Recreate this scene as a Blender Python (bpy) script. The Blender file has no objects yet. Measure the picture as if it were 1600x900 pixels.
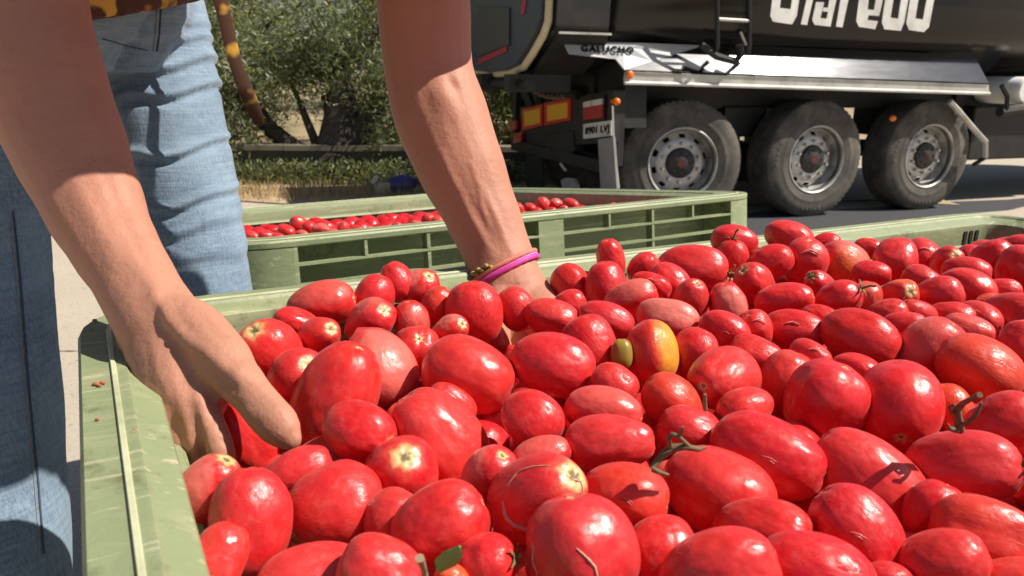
import bpy, bmesh, math, random
import numpy as np
from mathutils import Vector, Matrix, Quaternion
random.seed(7); np.random.seed(7)
SC = bpy.context.scene
COL = SC.collection
R_ = math.radians

# ------------------------------------------------------------------ camera
CAM_H = 0.951
FPX, YH, ROLL = 1250.0, 112.0, R_(0.8)          # focal length in photo pixels, horizon row, roll
th = math.atan((450 - YH) / FPX)
F = Vector((0, math.cos(th), -math.sin(th)))
U0 = Vector((0, math.sin(th), math.cos(th))); R0 = Vector((1, 0, 0))
RT = R0 * math.cos(ROLL) + U0 * math.sin(ROLL)
UP = -R0 * math.sin(ROLL) + U0 * math.cos(ROLL)
EYE = Vector((0, 0, CAM_H))
cam_d = bpy.data.cameras.new('camera'); cam = bpy.data.objects.new('camera', cam_d); COL.objects.link(cam)
cam.matrix_world = Matrix(((RT.x, UP.x, -F.x, EYE.x), (RT.y, UP.y, -F.y, EYE.y), (RT.z, UP.z, -F.z, EYE.z), (0, 0, 0, 1)))
cam_d.sensor_width = 36; cam_d.lens = FPX / 1600 * 36
cam_d.clip_start = 0.02; cam_d.clip_end = 3000
SC.camera = cam
cam_d.dof.use_dof = True; cam_d.dof.focus_distance = 0.68; cam_d.dof.aperture_fstop = 17.0

# ------------------------------------------------------------------ daylight
SUN_AZ, SUN_EL = R_(-5), R_(51)                  # azimuth from +X towards +Y
sdir = Vector((math.cos(SUN_AZ) * math.cos(SUN_EL), math.sin(SUN_AZ) * math.cos(SUN_EL), math.sin(SUN_EL)))
W = bpy.data.worlds.new('World'); SC.world = W; W.use_nodes = True
nt = W.node_tree; nt.nodes.clear()
sky = nt.nodes.new('ShaderNodeTexSky'); sky.sky_type = 'NISHITA'; sky.sun_disc = False
sky.sun_elevation = SUN_EL; sky.sun_rotation = math.pi / 2 - SUN_AZ; sky.dust_density = 1.2
bg = nt.nodes.new('ShaderNodeBackground'); bg.inputs['Strength'].default_value = 0.05
wo = nt.nodes.new('ShaderNodeOutputWorld')
nt.links.new(sky.outputs[0], bg.inputs[0]); nt.links.new(bg.outputs[0], wo.inputs[0])
sun_d = bpy.data.lights.new('sun', 'SUN'); sun_d.energy = 4.6; sun_d.angle = R_(0.5); sun_d.color = (1.0, 0.93, 0.82)
sun = bpy.data.objects.new('sun', sun_d); COL.objects.link(sun)
sun.rotation_euler = sdir.to_track_quat('Z', 'Y').to_euler()
SC.view_settings.view_transform = 'Standard'; SC.view_settings.look = 'None'
SC.view_settings.exposure = 0.55; SC.view_settings.gamma = 1.0; SC.view_settings.use_curve_mapping = False
try:
    SC.cycles.max_bounces = 6; SC.cycles.transparent_max_bounces = 6
except Exception:
    pass

# ------------------------------------------------------------------ photo geometry helpers
def ray(x, y): return F + RT * ((x - 800) / FPX) - UP * ((y - 450) / FPX)
def P(x, y, d): return EYE + ray(x, y) * d
def onz(x, y, z):
    r = ray(x, y); return EYE + r * ((z - EYE.z) / r.z)
def onpl(x, y, p0, n):
    r = ray(x, y); return EYE + r * ((p0 - EYE).dot(n) / r.dot(n))
def proj(p):
    v = p - EYE; d = v.dot(F); return 800 + v.dot(RT) / d * FPX, 450 - v.dot(UP) / d * FPX, d

# ------------------------------------------------------------------ tagging
def tag(o, label=None, cat=None, group=None, kind=None):
    if label: o['label'] = label
    if cat: o['category'] = cat
    if group: o['group'] = group
    if kind: o['kind'] = kind
    return o
def empty(name, mw=None, label=None, cat=None, group=None):
    o = bpy.data.objects.new(name, None); COL.objects.link(o); o.empty_display_size = 0.05
    if mw is not None: o.matrix_world = mw
    return tag(o, label, cat, group)
def frame(org, x, y, z):
    return Matrix(((x.x, y.x, z.x, org.x), (x.y, y.y, z.y, org.y), (x.z, y.z, z.z, org.z), (0, 0, 0, 1)))
def link(name, me, parent=None, **kw):
    o = bpy.data.objects.new(name, me); COL.objects.link(o)
    if parent is not None: o.parent = parent
    return tag(o, **kw)

# ------------------------------------------------------------------ mesh builder
class MB:
    def __init__(s): s.v = []; s.f = []; s.m = []; s.cur = 0
    def add(s, vs, fs):
        b = len(s.v); s.v += [tuple(v) for v in vs]
        for f in fs: s.f.append(tuple(i + b for i in f)); s.m.append(s.cur)
    def hexa(s, p):      # 8 points: 0-3 one end (loop), 4-7 other end
        s.add(p, [(3, 2, 1, 0), (4, 5, 6, 7), (0, 1, 5, 4), (1, 2, 6, 5), (2, 3, 7, 6), (3, 0, 4, 7)])
    def box(s, x0, x1, y0, y1, z0, z1):
        s.hexa([(x0, y0, z0), (x1, y0, z0), (x1, y1, z0), (x0, y1, z0), (x0, y0, z1), (x1, y0, z1), (x1, y1, z1), (x0, y1, z1)])
    def obox(s, c, ax, ay, az):  # oriented box by half-vectors
        c = Vector(c)
        s.hexa([c - ax - ay - az, c + ax - ay - az, c + ax + ay - az, c - ax + ay - az, c - ax - ay + az, c + ax - ay + az, c + ax + ay + az, c - ax + ay + az])
    def prism(s, poly, d):       # poly: list of Vector (planar), extruded by vector d
        n = len(poly); vs = list(poly) + [p + d for p in poly]
        fs = [tuple(range(n - 1, -1, -1)), tuple(range(n, 2 * n))] + [(i, (i + 1) % n, n + (i + 1) % n, n + i) for i in range(n)]
        s.add(vs, fs)
    def rings(s, rings, closed=True, caps=True):
        n = len(rings[0]); vs = [p for r in rings for p in r]; fs = []
        for k in range(len(rings) - 1):
            for i in range(n if closed else n - 1):
                j = (i + 1) % n
                fs.append((k * n + i, k * n + j, (k + 1) * n + j, (k + 1) * n + i))
        if caps and closed:
            fs.append(tuple(range(n - 1, -1, -1))); fs.append(tuple((len(rings) - 1) * n + i for i in range(n)))
        s.add(vs, fs)
    def tube(s, pts, rad, n=8, flat=None, round_ends=False):
        pts = [Vector(p) for p in pts]
        if not hasattr(rad, '__len__'): rad = [rad] * len(pts)
        rad = list(rad)
        if round_ends:
            t0 = (pts[0] - pts[1]).normalized(); t1 = (pts[-1] - pts[-2]).normalized(); r0, r1 = rad[0], rad[-1]
            pts = [pts[0] + t0 * r0 * .95, pts[0] + t0 * r0 * .6] + pts + [pts[-1] + t1 * r1 * .6, pts[-1] + t1 * r1 * .95]
            rad = [r0 * .3, r0 * .8] + rad + [r1 * .8, r1 * .3]
        rings = []; prev = None
        for i, p in enumerate(pts):
            t = (pts[min(i + 1, len(pts) - 1)] - pts[max(i - 1, 0)]).normalized()
            if flat is not None:       # flat = (axis vector, ratio): radius scaled by ratio along that axis
                a = flat[0] - t * flat[0].dot(t); a.normalize(); b = t.cross(a); ra = flat[1]
            else:
                if prev is None:
                    a = t.orthogonal().normalized()
                else:
                    a = prev - t * prev.dot(t); a.normalize()
                b = t.cross(a); ra = 1.0
            prev = a
            rings.append([p + a * (math.cos(2 * math.pi * k / n) * rad[i] * ra) + b * (math.sin(2 * math.pi * k / n) * rad[i]) for k in range(n)])
        s.rings(rings)
    def lathe(s, prof, n=48, axis='y', org=(0, 0, 0), closed=False):
        # prof: list of (radius, axial)
        rings = []
        for r, a in prof:
            ring = []
            for k in range(n):
                c, q = math.cos(2 * math.pi * k / n) * r, math.sin(2 * math.pi * k / n) * r
                ring.append((org[0] + c, org[1] + a, org[2] + q) if axis == 'y' else (org[0] + c, org[1] + q, org[2] + a))
            rings.append(ring)
        s.rings(rings, caps=not closed)
        if closed:
            b = len(s.v) - n * len(prof)
            for i in range(n):
                j = (i + 1) % n; l = (len(prof) - 1) * n
                s.f.append((b + l + i, b + l + j, b + j, b + i)); s.m.append(s.cur)
    def ellip(s, c, ax, ay, az, nu=12, nv=8):
        c = Vector(c); vs = [c + az]; fs = []
        for j in range(1, nv):
            t = math.pi * j / nv
            for i in range(nu):
                a = 2 * math.pi * i / nu
                vs.append(c + az * math.cos(t) + (ax * math.cos(a) + ay * math.sin(a)) * math.sin(t))
        vs.append(c - az); L = len(vs) - 1
        for i in range(nu):
            fs.append((0, 1 + i, 1 + (i + 1) % nu)); fs.append((L, L - nu + (i + 1) % nu, L - nu + i))
            for j in range(nv - 2):
                a = 1 + j * nu
                fs.append((a + i, a + nu + i, a + nu + (i + 1) % nu, a + (i + 1) % nu))
        s.add(vs, fs)
    def mesh(s, name, mats, smooth=False, angle=None):
        me = bpy.data.meshes.new(name); me.from_pydata([tuple(v) for v in s.v], [], s.f)
        for m in (mats if isinstance(mats, (list, tuple)) else [mats]): me.materials.append(m)
        if any(s.m): me.polygons.foreach_set('material_index', s.m)
        bm = bmesh.new(); bm.from_mesh(me); bmesh.ops.recalc_face_normals(bm, faces=bm.faces)
        if smooth and angle is None: angle = 40
        if smooth:
            for f in bm.faces: f.smooth = True
            for e in bm.edges:
                if len(e.link_faces) == 2 and e.calc_face_angle(0) > R_(angle): e.smooth = False
        bm.to_mesh(me); bm.free()
        return me
    def build(s, name, mats, parent=None, smooth=False, angle=None, bevel=0, **kw):
        o = link(name, s.mesh(name, mats, smooth, angle), parent, **kw)
        if bevel:
            b = o.modifiers.new('bevel', 'BEVEL'); b.width = bevel; b.segments = 2; b.limit_method = 'ANGLE'
        return o

# ------------------------------------------------------------------ materials
class NT:
    def __init__(s, name):
        s.m = bpy.data.materials.new(name); s.m.use_nodes = True; s.t = s.m.node_tree; s.t.nodes.clear()
        s.out = s.n('ShaderNodeOutputMaterial'); s.b = s.n('ShaderNodeBsdfPrincipled'); s.l(s.b.outputs[0], s.out.inputs[0])
    def n(s, ty, **kw):
        k = s.t.nodes.new(ty)
        for a, v in kw.items(): setattr(k, a, v)
        return k
    def l(s, a, b): s.t.links.new(a, b)
    def set(s, **kw):
        for k, v in kw.items():
            k = k.replace('_', ' ')
            if len(getattr(v, '__iter__', lambda: [])() and list(v) if hasattr(v, '__iter__') else []) == 3: v = (*v, 1)
            s.b.inputs[k].default_value = v
    def coord(s, kind='Object'): return s.n('ShaderNodeTexCoord').outputs[kind]
    def mapping(s, c, sc=(1, 1, 1), rot=(0, 0, 0)):
        m = s.n('ShaderNodeMapping'); m.inputs['Scale'].default_value = sc; m.inputs['Rotation'].default_value = rot; s.l(c, m.inputs[0]); return m.outputs[0]
    def noise(s, c, scale, detail=4, rough=.55, dist=0):
        k = s.n('ShaderNodeTexNoise'); k.inputs['Scale'].default_value = scale; k.inputs['Detail'].default_value = detail
        k.inputs['Roughness'].default_value = rough; k.inputs['Distortion'].default_value = dist
        if c is not None: s.l(c, k.inputs['Vector'])
        return k.outputs['Fac']
    def ramp(s, fac, stops):
        k = s.n('ShaderNodeValToRGB'); e = k.color_ramp.elements
        while len(e) < len(stops): e.new(0.5)
        for i, (p, c) in enumerate(stops):
            e[i].position = p; e[i].color = (*c, 1) if hasattr(c, '__len__') else (c, c, c, 1)
        s.l(fac, k.inputs[0]); return k.outputs[0]
    def mix(s, fac, a, b):
        k = s.n('ShaderNodeMix', data_type='RGBA')
        if isinstance(fac, (int, float)): k.inputs[0].default_value = fac
        else: s.l(fac, k.inputs[0])
        for i, c in ((6, a), (7, b)):
            if hasattr(c, '__len__'): k.inputs[i].default_value = (*c, 1)
            else: s.l(c, k.inputs[i])
        return k.outputs[2]
    def math(s, op, a, b=None, c=None, clamp=False):
        k = s.n('ShaderNodeMath', operation=op); k.use_clamp = clamp
        for i, v in enumerate((a, b, c)):
            if v is None: continue
            if isinstance(v, (int, float)): k.inputs[i].default_value = v
            else: s.l(v, k.inputs[i])
        return k.outputs[0]
    def attr(s, name):
        k = s.n('ShaderNodeAttribute'); k.attribute_type = 'OBJECT'; k.attribute_name = name; return k.outputs['Fac']
    def bump(s, h, strength=.3, dist=.01):
        k = s.n('ShaderNodeBump'); k.inputs['Strength'].default_value = strength; k.inputs['Distance'].default_value = dist
        s.l(h, k.inputs['Height']); s.l(k.outputs[0], s.b.inputs['Normal'])
    def col(s, o): s.l(o, s.b.inputs['Base Color'])

def simple(name, c, rough=.5, metal=0, var=.0, scale=20, spec=None, bump=0, dirt=None, dirt_scale=6, dirt_lo=.45, dirt_hi=.75, kind='Object'):
    k = NT(name); k.b.inputs['Base Color'].default_value = (*c, 1)
    k.b.inputs['Roughness'].default_value = rough; k.b.inputs['Metallic'].default_value = metal
    if spec is not None: k.b.inputs['Specular IOR Level'].default_value = spec
    co = k.coord(kind); o = None
    if var:
        o = k.mix(k.noise(co, scale, 5), tuple(max(0, x * (1 - var)) for x in c), tuple(min(1, x * (1 + var)) for x in c))
    if dirt is not None:
        f = k.ramp(k.noise(co, dirt_scale, 6, .65), [(dirt_lo, 0.), (dirt_hi, 1.)])
        o = k.mix(f, o if o is not None else c, dirt)
    if o is not None: k.col(o)
    if bump: k.bump(k.noise(co, scale * 2, 5), bump, .005)
    return k.m

# ================================================================== SETTING
# ------------------------------------------------------------------ the two bins' frames and the ground
BZ = 0.760                                          # rim height of the near bin
A1 = onz(120, 482, BZ); a1 = R_(28.1)
D1 = Vector((math.cos(a1), math.sin(a1), 0)); D2 = Vector((-math.sin(a1), math.cos(a1), 0)); ZZ = Vector((0, 0, 1))
BIN1 = frame(A1 + D1 * 0.6 - D2 * 0.5 - ZZ * BZ, D1, D2, ZZ)
a2 = R_(33.1); T2 = R_(6.6)
E1 = Vector((math.cos(a2), math.sin(a2), 0)); e2 = Vector((-math.sin(a2), math.cos(a2), 0))
E2 = e2 * math.cos(T2) - ZZ * math.sin(T2); E3 = ZZ * math.cos(T2) + e2 * math.sin(T2)
B2W, B2D = 1.2, 1.05
C2 = onz(1204, 299.5, BZ - .059)                   # its front right rim corner
BIN2 = frame(C2 - E1 * B2W / 2 + E2 * B2D / 2 - E3 * 0.76, E1, E2, E3)
G0 = (C2 - E3 * 0.76)                              # foot of its front wall
ZT = -0.329                                           # level of the yard under the trailer
def ground_z(x, y):
    t = (Vector((x, y, 0)) - Vector((G0.x, G0.y, 0))).dot(e2)
    z = G0.z - math.tan(T2) * t
    if z > 0: return 0.0
    if z < ZT + .05:                                # ease into the level yard
        return ZT + .05 * math.exp((z - ZT - .05) / .05)
    return z
ticks = sorted(set([round(v, 3) for v in list(np.arange(-4, 4.01, .16)) + list(np.arange(-14, 14.1, 1.0)) + [-1500, -400, -120, -50, -25, 25, 50, 120, 400, 1500]]))
yt = sorted(set([round(v, 3) for v in list(np.arange(-2, 6.01, .16)) + list(np.arange(-6, 14.1, 1.0)) + [-1500, -300, -60, -20, 20, 40, 100, 400, 1500]]))
mb = MB(); nx = len(ticks)
mb.v = [(x, y, ground_z(x, y)) for y in yt for x in ticks]
for j in range(len(yt) - 1):
    for i in range(nx - 1):
        mb.f.append((j * nx + i, j * nx + i + 1, (j + 1) * nx + i + 1, (j + 1) * nx + i)); mb.m.append(0)
k = NT('concrete'); co = k.coord('Object')
c1 = k.mix(k.noise(co, 1.3, 6, .6), (.40, .34, .265), (.52, .45, .36))
c2 = k.mix(k.ramp(k.noise(co, 60, 3, .6), [(.28, 1.), (.40, 0.)]), c1, (.16, .13, .10))
c3 = k.mix(k.ramp(k.noise(co, 190, 3, .7), [(.25, 1.), (.42, 0.)]), c2, (.24, .19, .15))
k.col(c3); k.b.inputs['Roughness'].default_value = .9; k.bump(k.noise(co, 90, 5, .7), .35, .01)
M_conc = k.m
mb.build('ground', M_conc, smooth=True, angle=60, kind='structure')

# ------------------------------------------------------------------ trailer frame (used by the yard strip too)
HUB = P(1277, 252, 7.23); phi = R_(21)
TX = Vector((math.cos(phi), math.sin(phi), 0)); TY = Vector((-math.sin(phi), math.cos(phi), 0))
TORG = Vector((HUB.x, HUB.y, ZT)); TR = frame(TORG, TX, TY, ZZ)
def tl(px, py, off=0.0):                            # photo pixel -> trailer (s, z) on the upright plane y = off
    p = onpl(px, py, TORG + TY * off, TY) - TORG; return p.dot(TX), p.z
def tv(px, py, off=0.0):
    s_, z_ = tl(px, py, off); return Vector((s_, off, z_))

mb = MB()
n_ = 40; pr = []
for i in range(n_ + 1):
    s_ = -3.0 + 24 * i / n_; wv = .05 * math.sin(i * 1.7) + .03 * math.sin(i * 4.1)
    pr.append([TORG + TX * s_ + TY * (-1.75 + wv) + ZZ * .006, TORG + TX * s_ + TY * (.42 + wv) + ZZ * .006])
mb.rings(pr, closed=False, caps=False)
mb.build('dark_strip', simple('dark_ground', (.045, .045, .052), .85, var=.35, scale=40, bump=.3), kind='structure')  # dark flat strip laid over the yard along the near wheels
# joint in the concrete
def ground_hit(px, py):
    z = 0.0
    for _ in range(40):
        p = onz(px, py, z); z += (ground_z(p.x, p.y) - z) * .6
    return onz(px, py, z)
mb = MB(); js = []
for i in range(40):
    p = ground_hit(-120 + i * 7.5, 551 - i * .06); w = .005 + .003 * math.sin(i * 2.3)
    js.append([Vector((p.x, p.y + w, ground_z(p.x, p.y + w) + .004)), Vector((p.x, p.y - w, ground_z(p.x, p.y - w) + .004))])
mb.rings(js, closed=False, caps=False)
mb.build('pavement_joint', simple('joint_tar', (.12, .10, .08), .9, dirt=(.42, .36, .28), dirt_scale=14), kind='structure')

# ------------------------------------------------------------------ background: dry grass verge, bank, low wall, field
def gz_at(px, py): return onz(px, py, ZT)
mb = MB()
ed = []
for i in range(31):
    px = -600 + i * 70
    a = gz_at(px, 318 + 4 * math.sin(i * 1.3)); ed.append([a + ZZ * .012, a + Vector((0, 9, 0)) + ZZ * .012])
mb.rings(ed, closed=False, caps=False)
mb.build('grass_verge', simple('dry_soil', (.42, .31, .19), .95, var=.3, scale=9, dirt=(.24, .20, .10), dirt_scale=2), kind='structure')
# open field rising gently beyond the trees
mb = MB(); fr = []
for i in range(21):
    x = -60 + i * 6
    fr.append([Vector((x, 15.5, ZT + .02)), Vector((x, 17.5, ZT + .25)), Vector((x, 24, ZT + .5)), Vector((x * 1.6, 45, ZT + 1.5 + .3 * math.sin(i))), Vector((x * 2.4, 90, ZT + 4.2 + .6 * math.sin(i * .7)))])
mb.rings(fr, closed=False, caps=False)
mb.build('field', simple('field_soil', (.36, .27, .17), .95, var=.3, scale=2.0, dirt=(.16, .15, .07), dirt_scale=.8), kind='structure', smooth=True, angle=80)

M_wall = simple('old_wall', (.085, .075, .055), .95, var=.35, scale=8, dirt=(.05, .05, .03), dirt_scale=3, bump=.4)
M_coping = simple('wall_coping', (.20, .17, .12), .95, var=.25, scale=12)
wl, wr = gz_at(60, 284), gz_at(1250, 284)
wx = (wr - wl).normalized(); wy = Vector((-wx.y, wx.x, 0)); WL = (wr - wl).length
wo_ = empty('boundary_wall', frame(wl, wx, wy, ZZ), 'low weathered boundary wall with a pale coping behind the olive tree', 'wall')
mb = MB(); mb.box(0, WL, 0, .22, -.1, .36); mb.build('wall_body', M_wall, wo_, bevel=.01)
nb = int(WL / .55)
cb = MB(); cb.box(0, .54, -.02, .24, .36, .42); cme = cb.mesh('coping_stone', M_coping)
for i in range(nb):
    o = link('coping_stone', cme, wo_); o.location = (i * .55, random.uniform(-.008, .008), random.uniform(-.006, .006)); o.rotation_euler.z = random.uniform(-.01, .01)

# ------------------------------------------------------------------ leaves
def leaf_mesh(name, mats, centers, sizes, asp=.3, droop=.0, seed=1, mi=None):
    rs = np.random.RandomState(seed); n = len(centers); c = np.array(centers, float); sz = np.array(sizes, float)[:, None]
    d = rs.normal(size=(n, 3)); d[:, 2] -= droop; d /= np.linalg.norm(d, axis=1)[:, None]
    e = rs.normal(size=(n, 3)); e -= d * (e * d).sum(1)[:, None]; e /= np.linalg.norm(e, axis=1)[:, None]
    v = np.empty((n, 4, 3)); v[:, 0] = c - d * sz; v[:, 1] = c + e * sz * asp; v[:, 2] = c + d * sz; v[:, 3] = c - e * sz * asp
    me = bpy.data.meshes.new(name); me.vertices.add(4 * n); me.vertices.foreach_set('co', v.ravel())
    me.loops.add(4 * n); me.loops.foreach_set('vertex_index', np.arange(4 * n, dtype=np.int32))
    me.polygons.add(n); me.polygons.foreach_set('loop_start', np.arange(0, 4 * n, 4, dtype=np.int32))
    try: me.polygons.foreach_set('loop_total', np.full(n, 4, dtype=np.int32))
    except Exception: pass
    for m in mats: me.materials.append(m)
    if mi is None: mi = rs.randint(0, len(mats), n)
    me.polygons.foreach_set('material_index', np.array(mi, dtype=np.int32)); me.update(calc_edges=True); me.validate()
    return me
def leafmat(name, c, tr=.35):
    k = NT(name); k.b.inputs['Base Color'].default_value = (*c, 1); k.b.inputs['Roughness'].default_value = .55
    t = k.n('ShaderNodeBsdfTranslucent'); t.inputs[0].default_value = (c[0] * 1.3, c[1] * 1.4, c[2] * .8, 1)
    mx = k.n('ShaderNodeMixShader'); mx.inputs[0].default_value = tr
    k.l(k.b.outputs[0], mx.inputs[1]); k.l(t.outputs[0], mx.inputs[2]); k.l(mx.outputs[0], k.out.inputs[0]); return k.m
OL = [leafmat('olive_leaf', (.20, .22, .12), .5), leafmat('olive_leaf_silver', (.40, .42, .32), .35), leafmat('olive_leaf_dark', (.10, .125, .06), .5), leafmat('olive_leaf_yellow', (.28, .25, .09), .5)]
M_bark = simple('bark', (.06, .047, .036), .95, var=.5, scale=14, bump=.8)

def tree(label, limbs, clumps, n_leaf, leaf, seed, group, mats=OL, droop=.3):
    """limbs: list of (points, radii); clumps: list of (centre, radius)"""
    base = limbs[0][0][0]
    t = empty('olive_tree', Matrix.Translation(base), label, 'tree', group)
    rs = random.Random(seed)
    m = MB()
    for pts, rad in limbs[:1]: m.tube([p - base for p in pts], rad, 10)
    m.build('trunk', M_bark, t, smooth=True, angle=80)
    for pts, rad in limbs[1:]:
        m = MB(); m.tube([p - base for p in pts], rad, 8); m.build('limb', M_bark, t, smooth=True, angle=80)
    # twigs joined to the crown
    cs, ss, mi = [], [], []
    tw = MB(); tot = sum(r ** 2 for c, r in clumps)
    for c, r in clumps:
        k_ = int(n_leaf * r * r / tot); dark = rs.random()
        sub = [c + Vector((rs.gauss(0, .5), rs.gauss(0, .5), rs.gauss(0, .45))) * r for _ in range(14)]
        for s_ in sub:
            tw.tube([c - base, (c + s_) / 2 - base + Vector((0, 0, .05 * r)), s_ - base], [.012, .008, .004], 4)
        for _ in range(k_):
            s_ = rs.choice(sub); g = Vector((rs.gauss(0, .2), rs.gauss(0, .2), rs.gauss(0, .24) - .08)) * r
            cs.append(tuple(s_ + g - base)); ss.append(leaf * rs.uniform(.6, 1.3))
            u = rs.random(); mi.append(0 if u < .45 else 1 if u < .45 + .35 * dark else 2 if u < .93 else 3)
    link('crown', leaf_mesh('crown', mats, cs, ss, .24, droop, seed, mi), t)
    tw.build('twigs', M_bark, t)
    return t
def rad_cl(c, sx, sy, sz, n, r, rs):
    out = []
    for _ in range(n):
        d = Vector((rs.gauss(0, 1), rs.gauss(0, 1), rs.gauss(0, 1))).normalized() * (rs.random() ** .4)
        out.append((c + Vector((d.x * sx, d.y * sy, d.z * sz)), r * rs.uniform(.7, 1.25)))
    return out
rs = random.Random(3)
D0 = 9.6
Q = lambda x, y, d=D0: P(x, y, d)
base = Q(520, 296); base.z = ZT
limbs = [([base, Q(518, 275), Q(525, 250), Q(530, 215), Q(535, 170), Q(528, 110), Q(520, 40, 9.9)], [.40, .33, .30, .24, .2, .13, .07]),
         ([Q(505, 272), Q(478, 248), Q(450, 225), Q(420, 200), Q(398, 165), Q(385, 120), Q(370, 60)], [.17, .15, .12, .1, .09, .07, .03]),
         ([Q(512, 262), Q(497, 232), Q(482, 195), Q(470, 165), Q(455, 130)], [.09, .06, .05, .04, .02]),
         ([Q(508, 262), Q(511, 235), Q(514, 195), Q(505, 150)], [.07, .05, .045, .02]),
         ([Q(535, 250), Q(560, 215), Q(590, 170), Q(610, 110), Q(620, 50)], [.2, .17, .13, .09, .04])]
cl = []
for (x, y, d, r) in [(520, 120, 9.5, .55), (470, 90, 9.3, .5), (560, 90, 9.6, .55), (600, 140, 9.4, .55), (500, 50, 9.6, .5), (590, 50, 9.7, .55), (620, 200, 9.6, .42), (600, 230, 9.7, .3), (380, 150, 9.4, .42), (365, 90, 9.2, .5), (350, 40, 9.2, .5), (395, 110, 9.9, .35), (345, 200, 9.3, .4), (370, 215, 9.2, .35), (470, 10, 10, .3), (620, -30, 10, .7), (350, -30, 9.6, .6), (300, 80, 9.6, .6), (290, 180, 9.6, .5), (640, 100, 9.9, .55), (430, 95, 9.6, .32)]:
    cl.append((Q(x, y, d), r))
tree('broad olive tree with forked dark trunk between the jeans and the raised arm', limbs, cl, 27000, .045, 11, 'olive trees behind the yard')
# further trees
def plain_tree(px, d, h, spread, label, seed, n_leaf=15000, leaf=.062, mid=.6):
    b = P(px, 300, d); b.z = ZT + (.05 if d < 16 else .3)
    r2 = random.Random(seed)
    top = b + Vector((r2.uniform(-.3, .3), r2.uniform(-.3, .3), h))
    lim = [([b, b + Vector((.1, 0, h * .2)), b + Vector((-.05, 0, h * .45)), top - Vector((0, 0, h * .15))], [.22, .17, .13, .04])]
    for q in range(4):
        a = q * 1.6 + r2.random(); s0 = b + Vector((0, 0, h * (.2 + .1 * q)))
        lim.append(([s0, s0 + Vector((math.cos(a) * spread * .4, math.sin(a) * spread * .4, h * .18)), s0 + Vector((math.cos(a) * spread * .75, math.sin(a) * spread * .75, h * .33))], [.1, .07, .02]))
    tree(label, lim, rad_cl(b + Vector((0, 0, h * mid)), spread, spread, h * .42, 22, spread * .42, r2), n_leaf, leaf, seed, 'olive trees behind the yard')
plain_tree(395, 17, 2.3, 1.5, 'smaller olive tree seen behind the left fork of the big trunk', 21)
plain_tree(300, 14, 4.4, 1.9, 'olive tree mostly hidden behind the blue jeans leg', 22)
plain_tree(690, 13.5, 4.2, 1.8, 'olive tree half hidden behind the braceleted arm', 23)
plain_tree(800, 12.0, 2.6, 1.2, 'bushy olive tree showing beside the rear of the black trailer', 25, 22000, .055, .46)
plain_tree(860, 15.5, 3.8, 1.8, 'olive tree mostly hidden behind the rear of the black trailer', 26, 16000)
plain_tree(640, 20, 3.2, 2.4, 'far olive tree behind the raised arm, beyond the nearer half hidden one', 28, 16000)

# weeds in the shade by the wall, dry grass on the verge
cs, ss = [], []
for _ in range(10000):
    px = random.uniform(300, 860); b = gz_at(px, random.uniform(283, 291)); h = random.random() ** 1.8 * .30
    cs.append((b.x, b.y, ZT + h * (.75 + .25 * rs.random()))); ss.append(random.uniform(.015, .045))
link('weeds', leaf_mesh('weeds', [OL[0], OL[2], OL[3], OL[2]], cs, ss, .3, -.8, 5), None, kind='stuff')
gs, gf = [], []
for _ in range(7000):
    px = random.uniform(-60, 880); b = gz_at(px, random.gauss(303, 7)); hh = random.uniform(.03, .14); a = random.random() * 6.28
    w = Vector((math.cos(a), math.sin(a), 0)) * .006; lean = Vector((random.gauss(0, .3), random.gauss(0, .3), 1)) * hh; z = Vector((b.x, b.y, ZT))
    i = len(gs); gs += [tuple(z - w), tuple(z + w), tuple(z + lean)]; gf.append((i, i + 1, i + 2))
me = bpy.data.meshes.new('dry_grass'); me.from_pydata(gs, [], gf); me.materials.append(simple('straw', (.42, .30, .15), .9, var=.4, scale=3))
link('dry_grass', me, None, kind='stuff')

# small litter on the verge: open pale carton, dark violet bag
cw = simple('carton', (.62, .52, .36), .8)
b = gz_at(603, 303); t = empty('carton', Matrix.Translation(b) @ Matrix.Rotation(.5, 4, 'Z'), 'small pale open carton lying on the verge below the olive tree', 'carton')
mb = MB()
for bx in ((-.11, .11, -.07, -.062, 0, .13), (-.11, .11, .062, .07, 0, .13), (-.11, -.102, -.062, .062, 0, .13), (.102, .11, -.062, .062, 0, .13), (-.102, .102, -.062, .062, 0, .006)): mb.box(*bx)
mb.build('box', cw, t)
mb = MB(); mb.obox((-.12, 0, .16), Vector((.03, 0, .04)), Vector((0, .06, 0)), Vector((.004, 0, -.003))); mb.build('flap', cw, t)
b = gz_at(628, 303); t = empty('bag', Matrix.Translation(b), 'dark violet bag slumped on the verge beside the pale carton', 'bag')
mb = MB(); mb.ellip((0, 0, .1), Vector((.17, 0, .01)), Vector((0, .1, 0)), Vector((.02, 0, .11)), 16, 10)
for i, v in enumerate(mb.v): mb.v[i] = (v[0] + .012 * math.sin(v[2] * 60 + v[0] * 30), v[1], max(0, v[2] + .012 * math.sin(v[0] * 45)))
mb.build('sack', simple('violet_plastic', (.06, .05, .16), .35), t, smooth=True, angle=80)
mb = MB(); mb.tube([(-.07, -.05, .19), (-.04, -.06, .25), (.02, -.06, .25), (.05, -.05, .19)], .008, 6); mb.build('handle', simple('pale_cord', (.5, .5, .55), .6), t)

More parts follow.
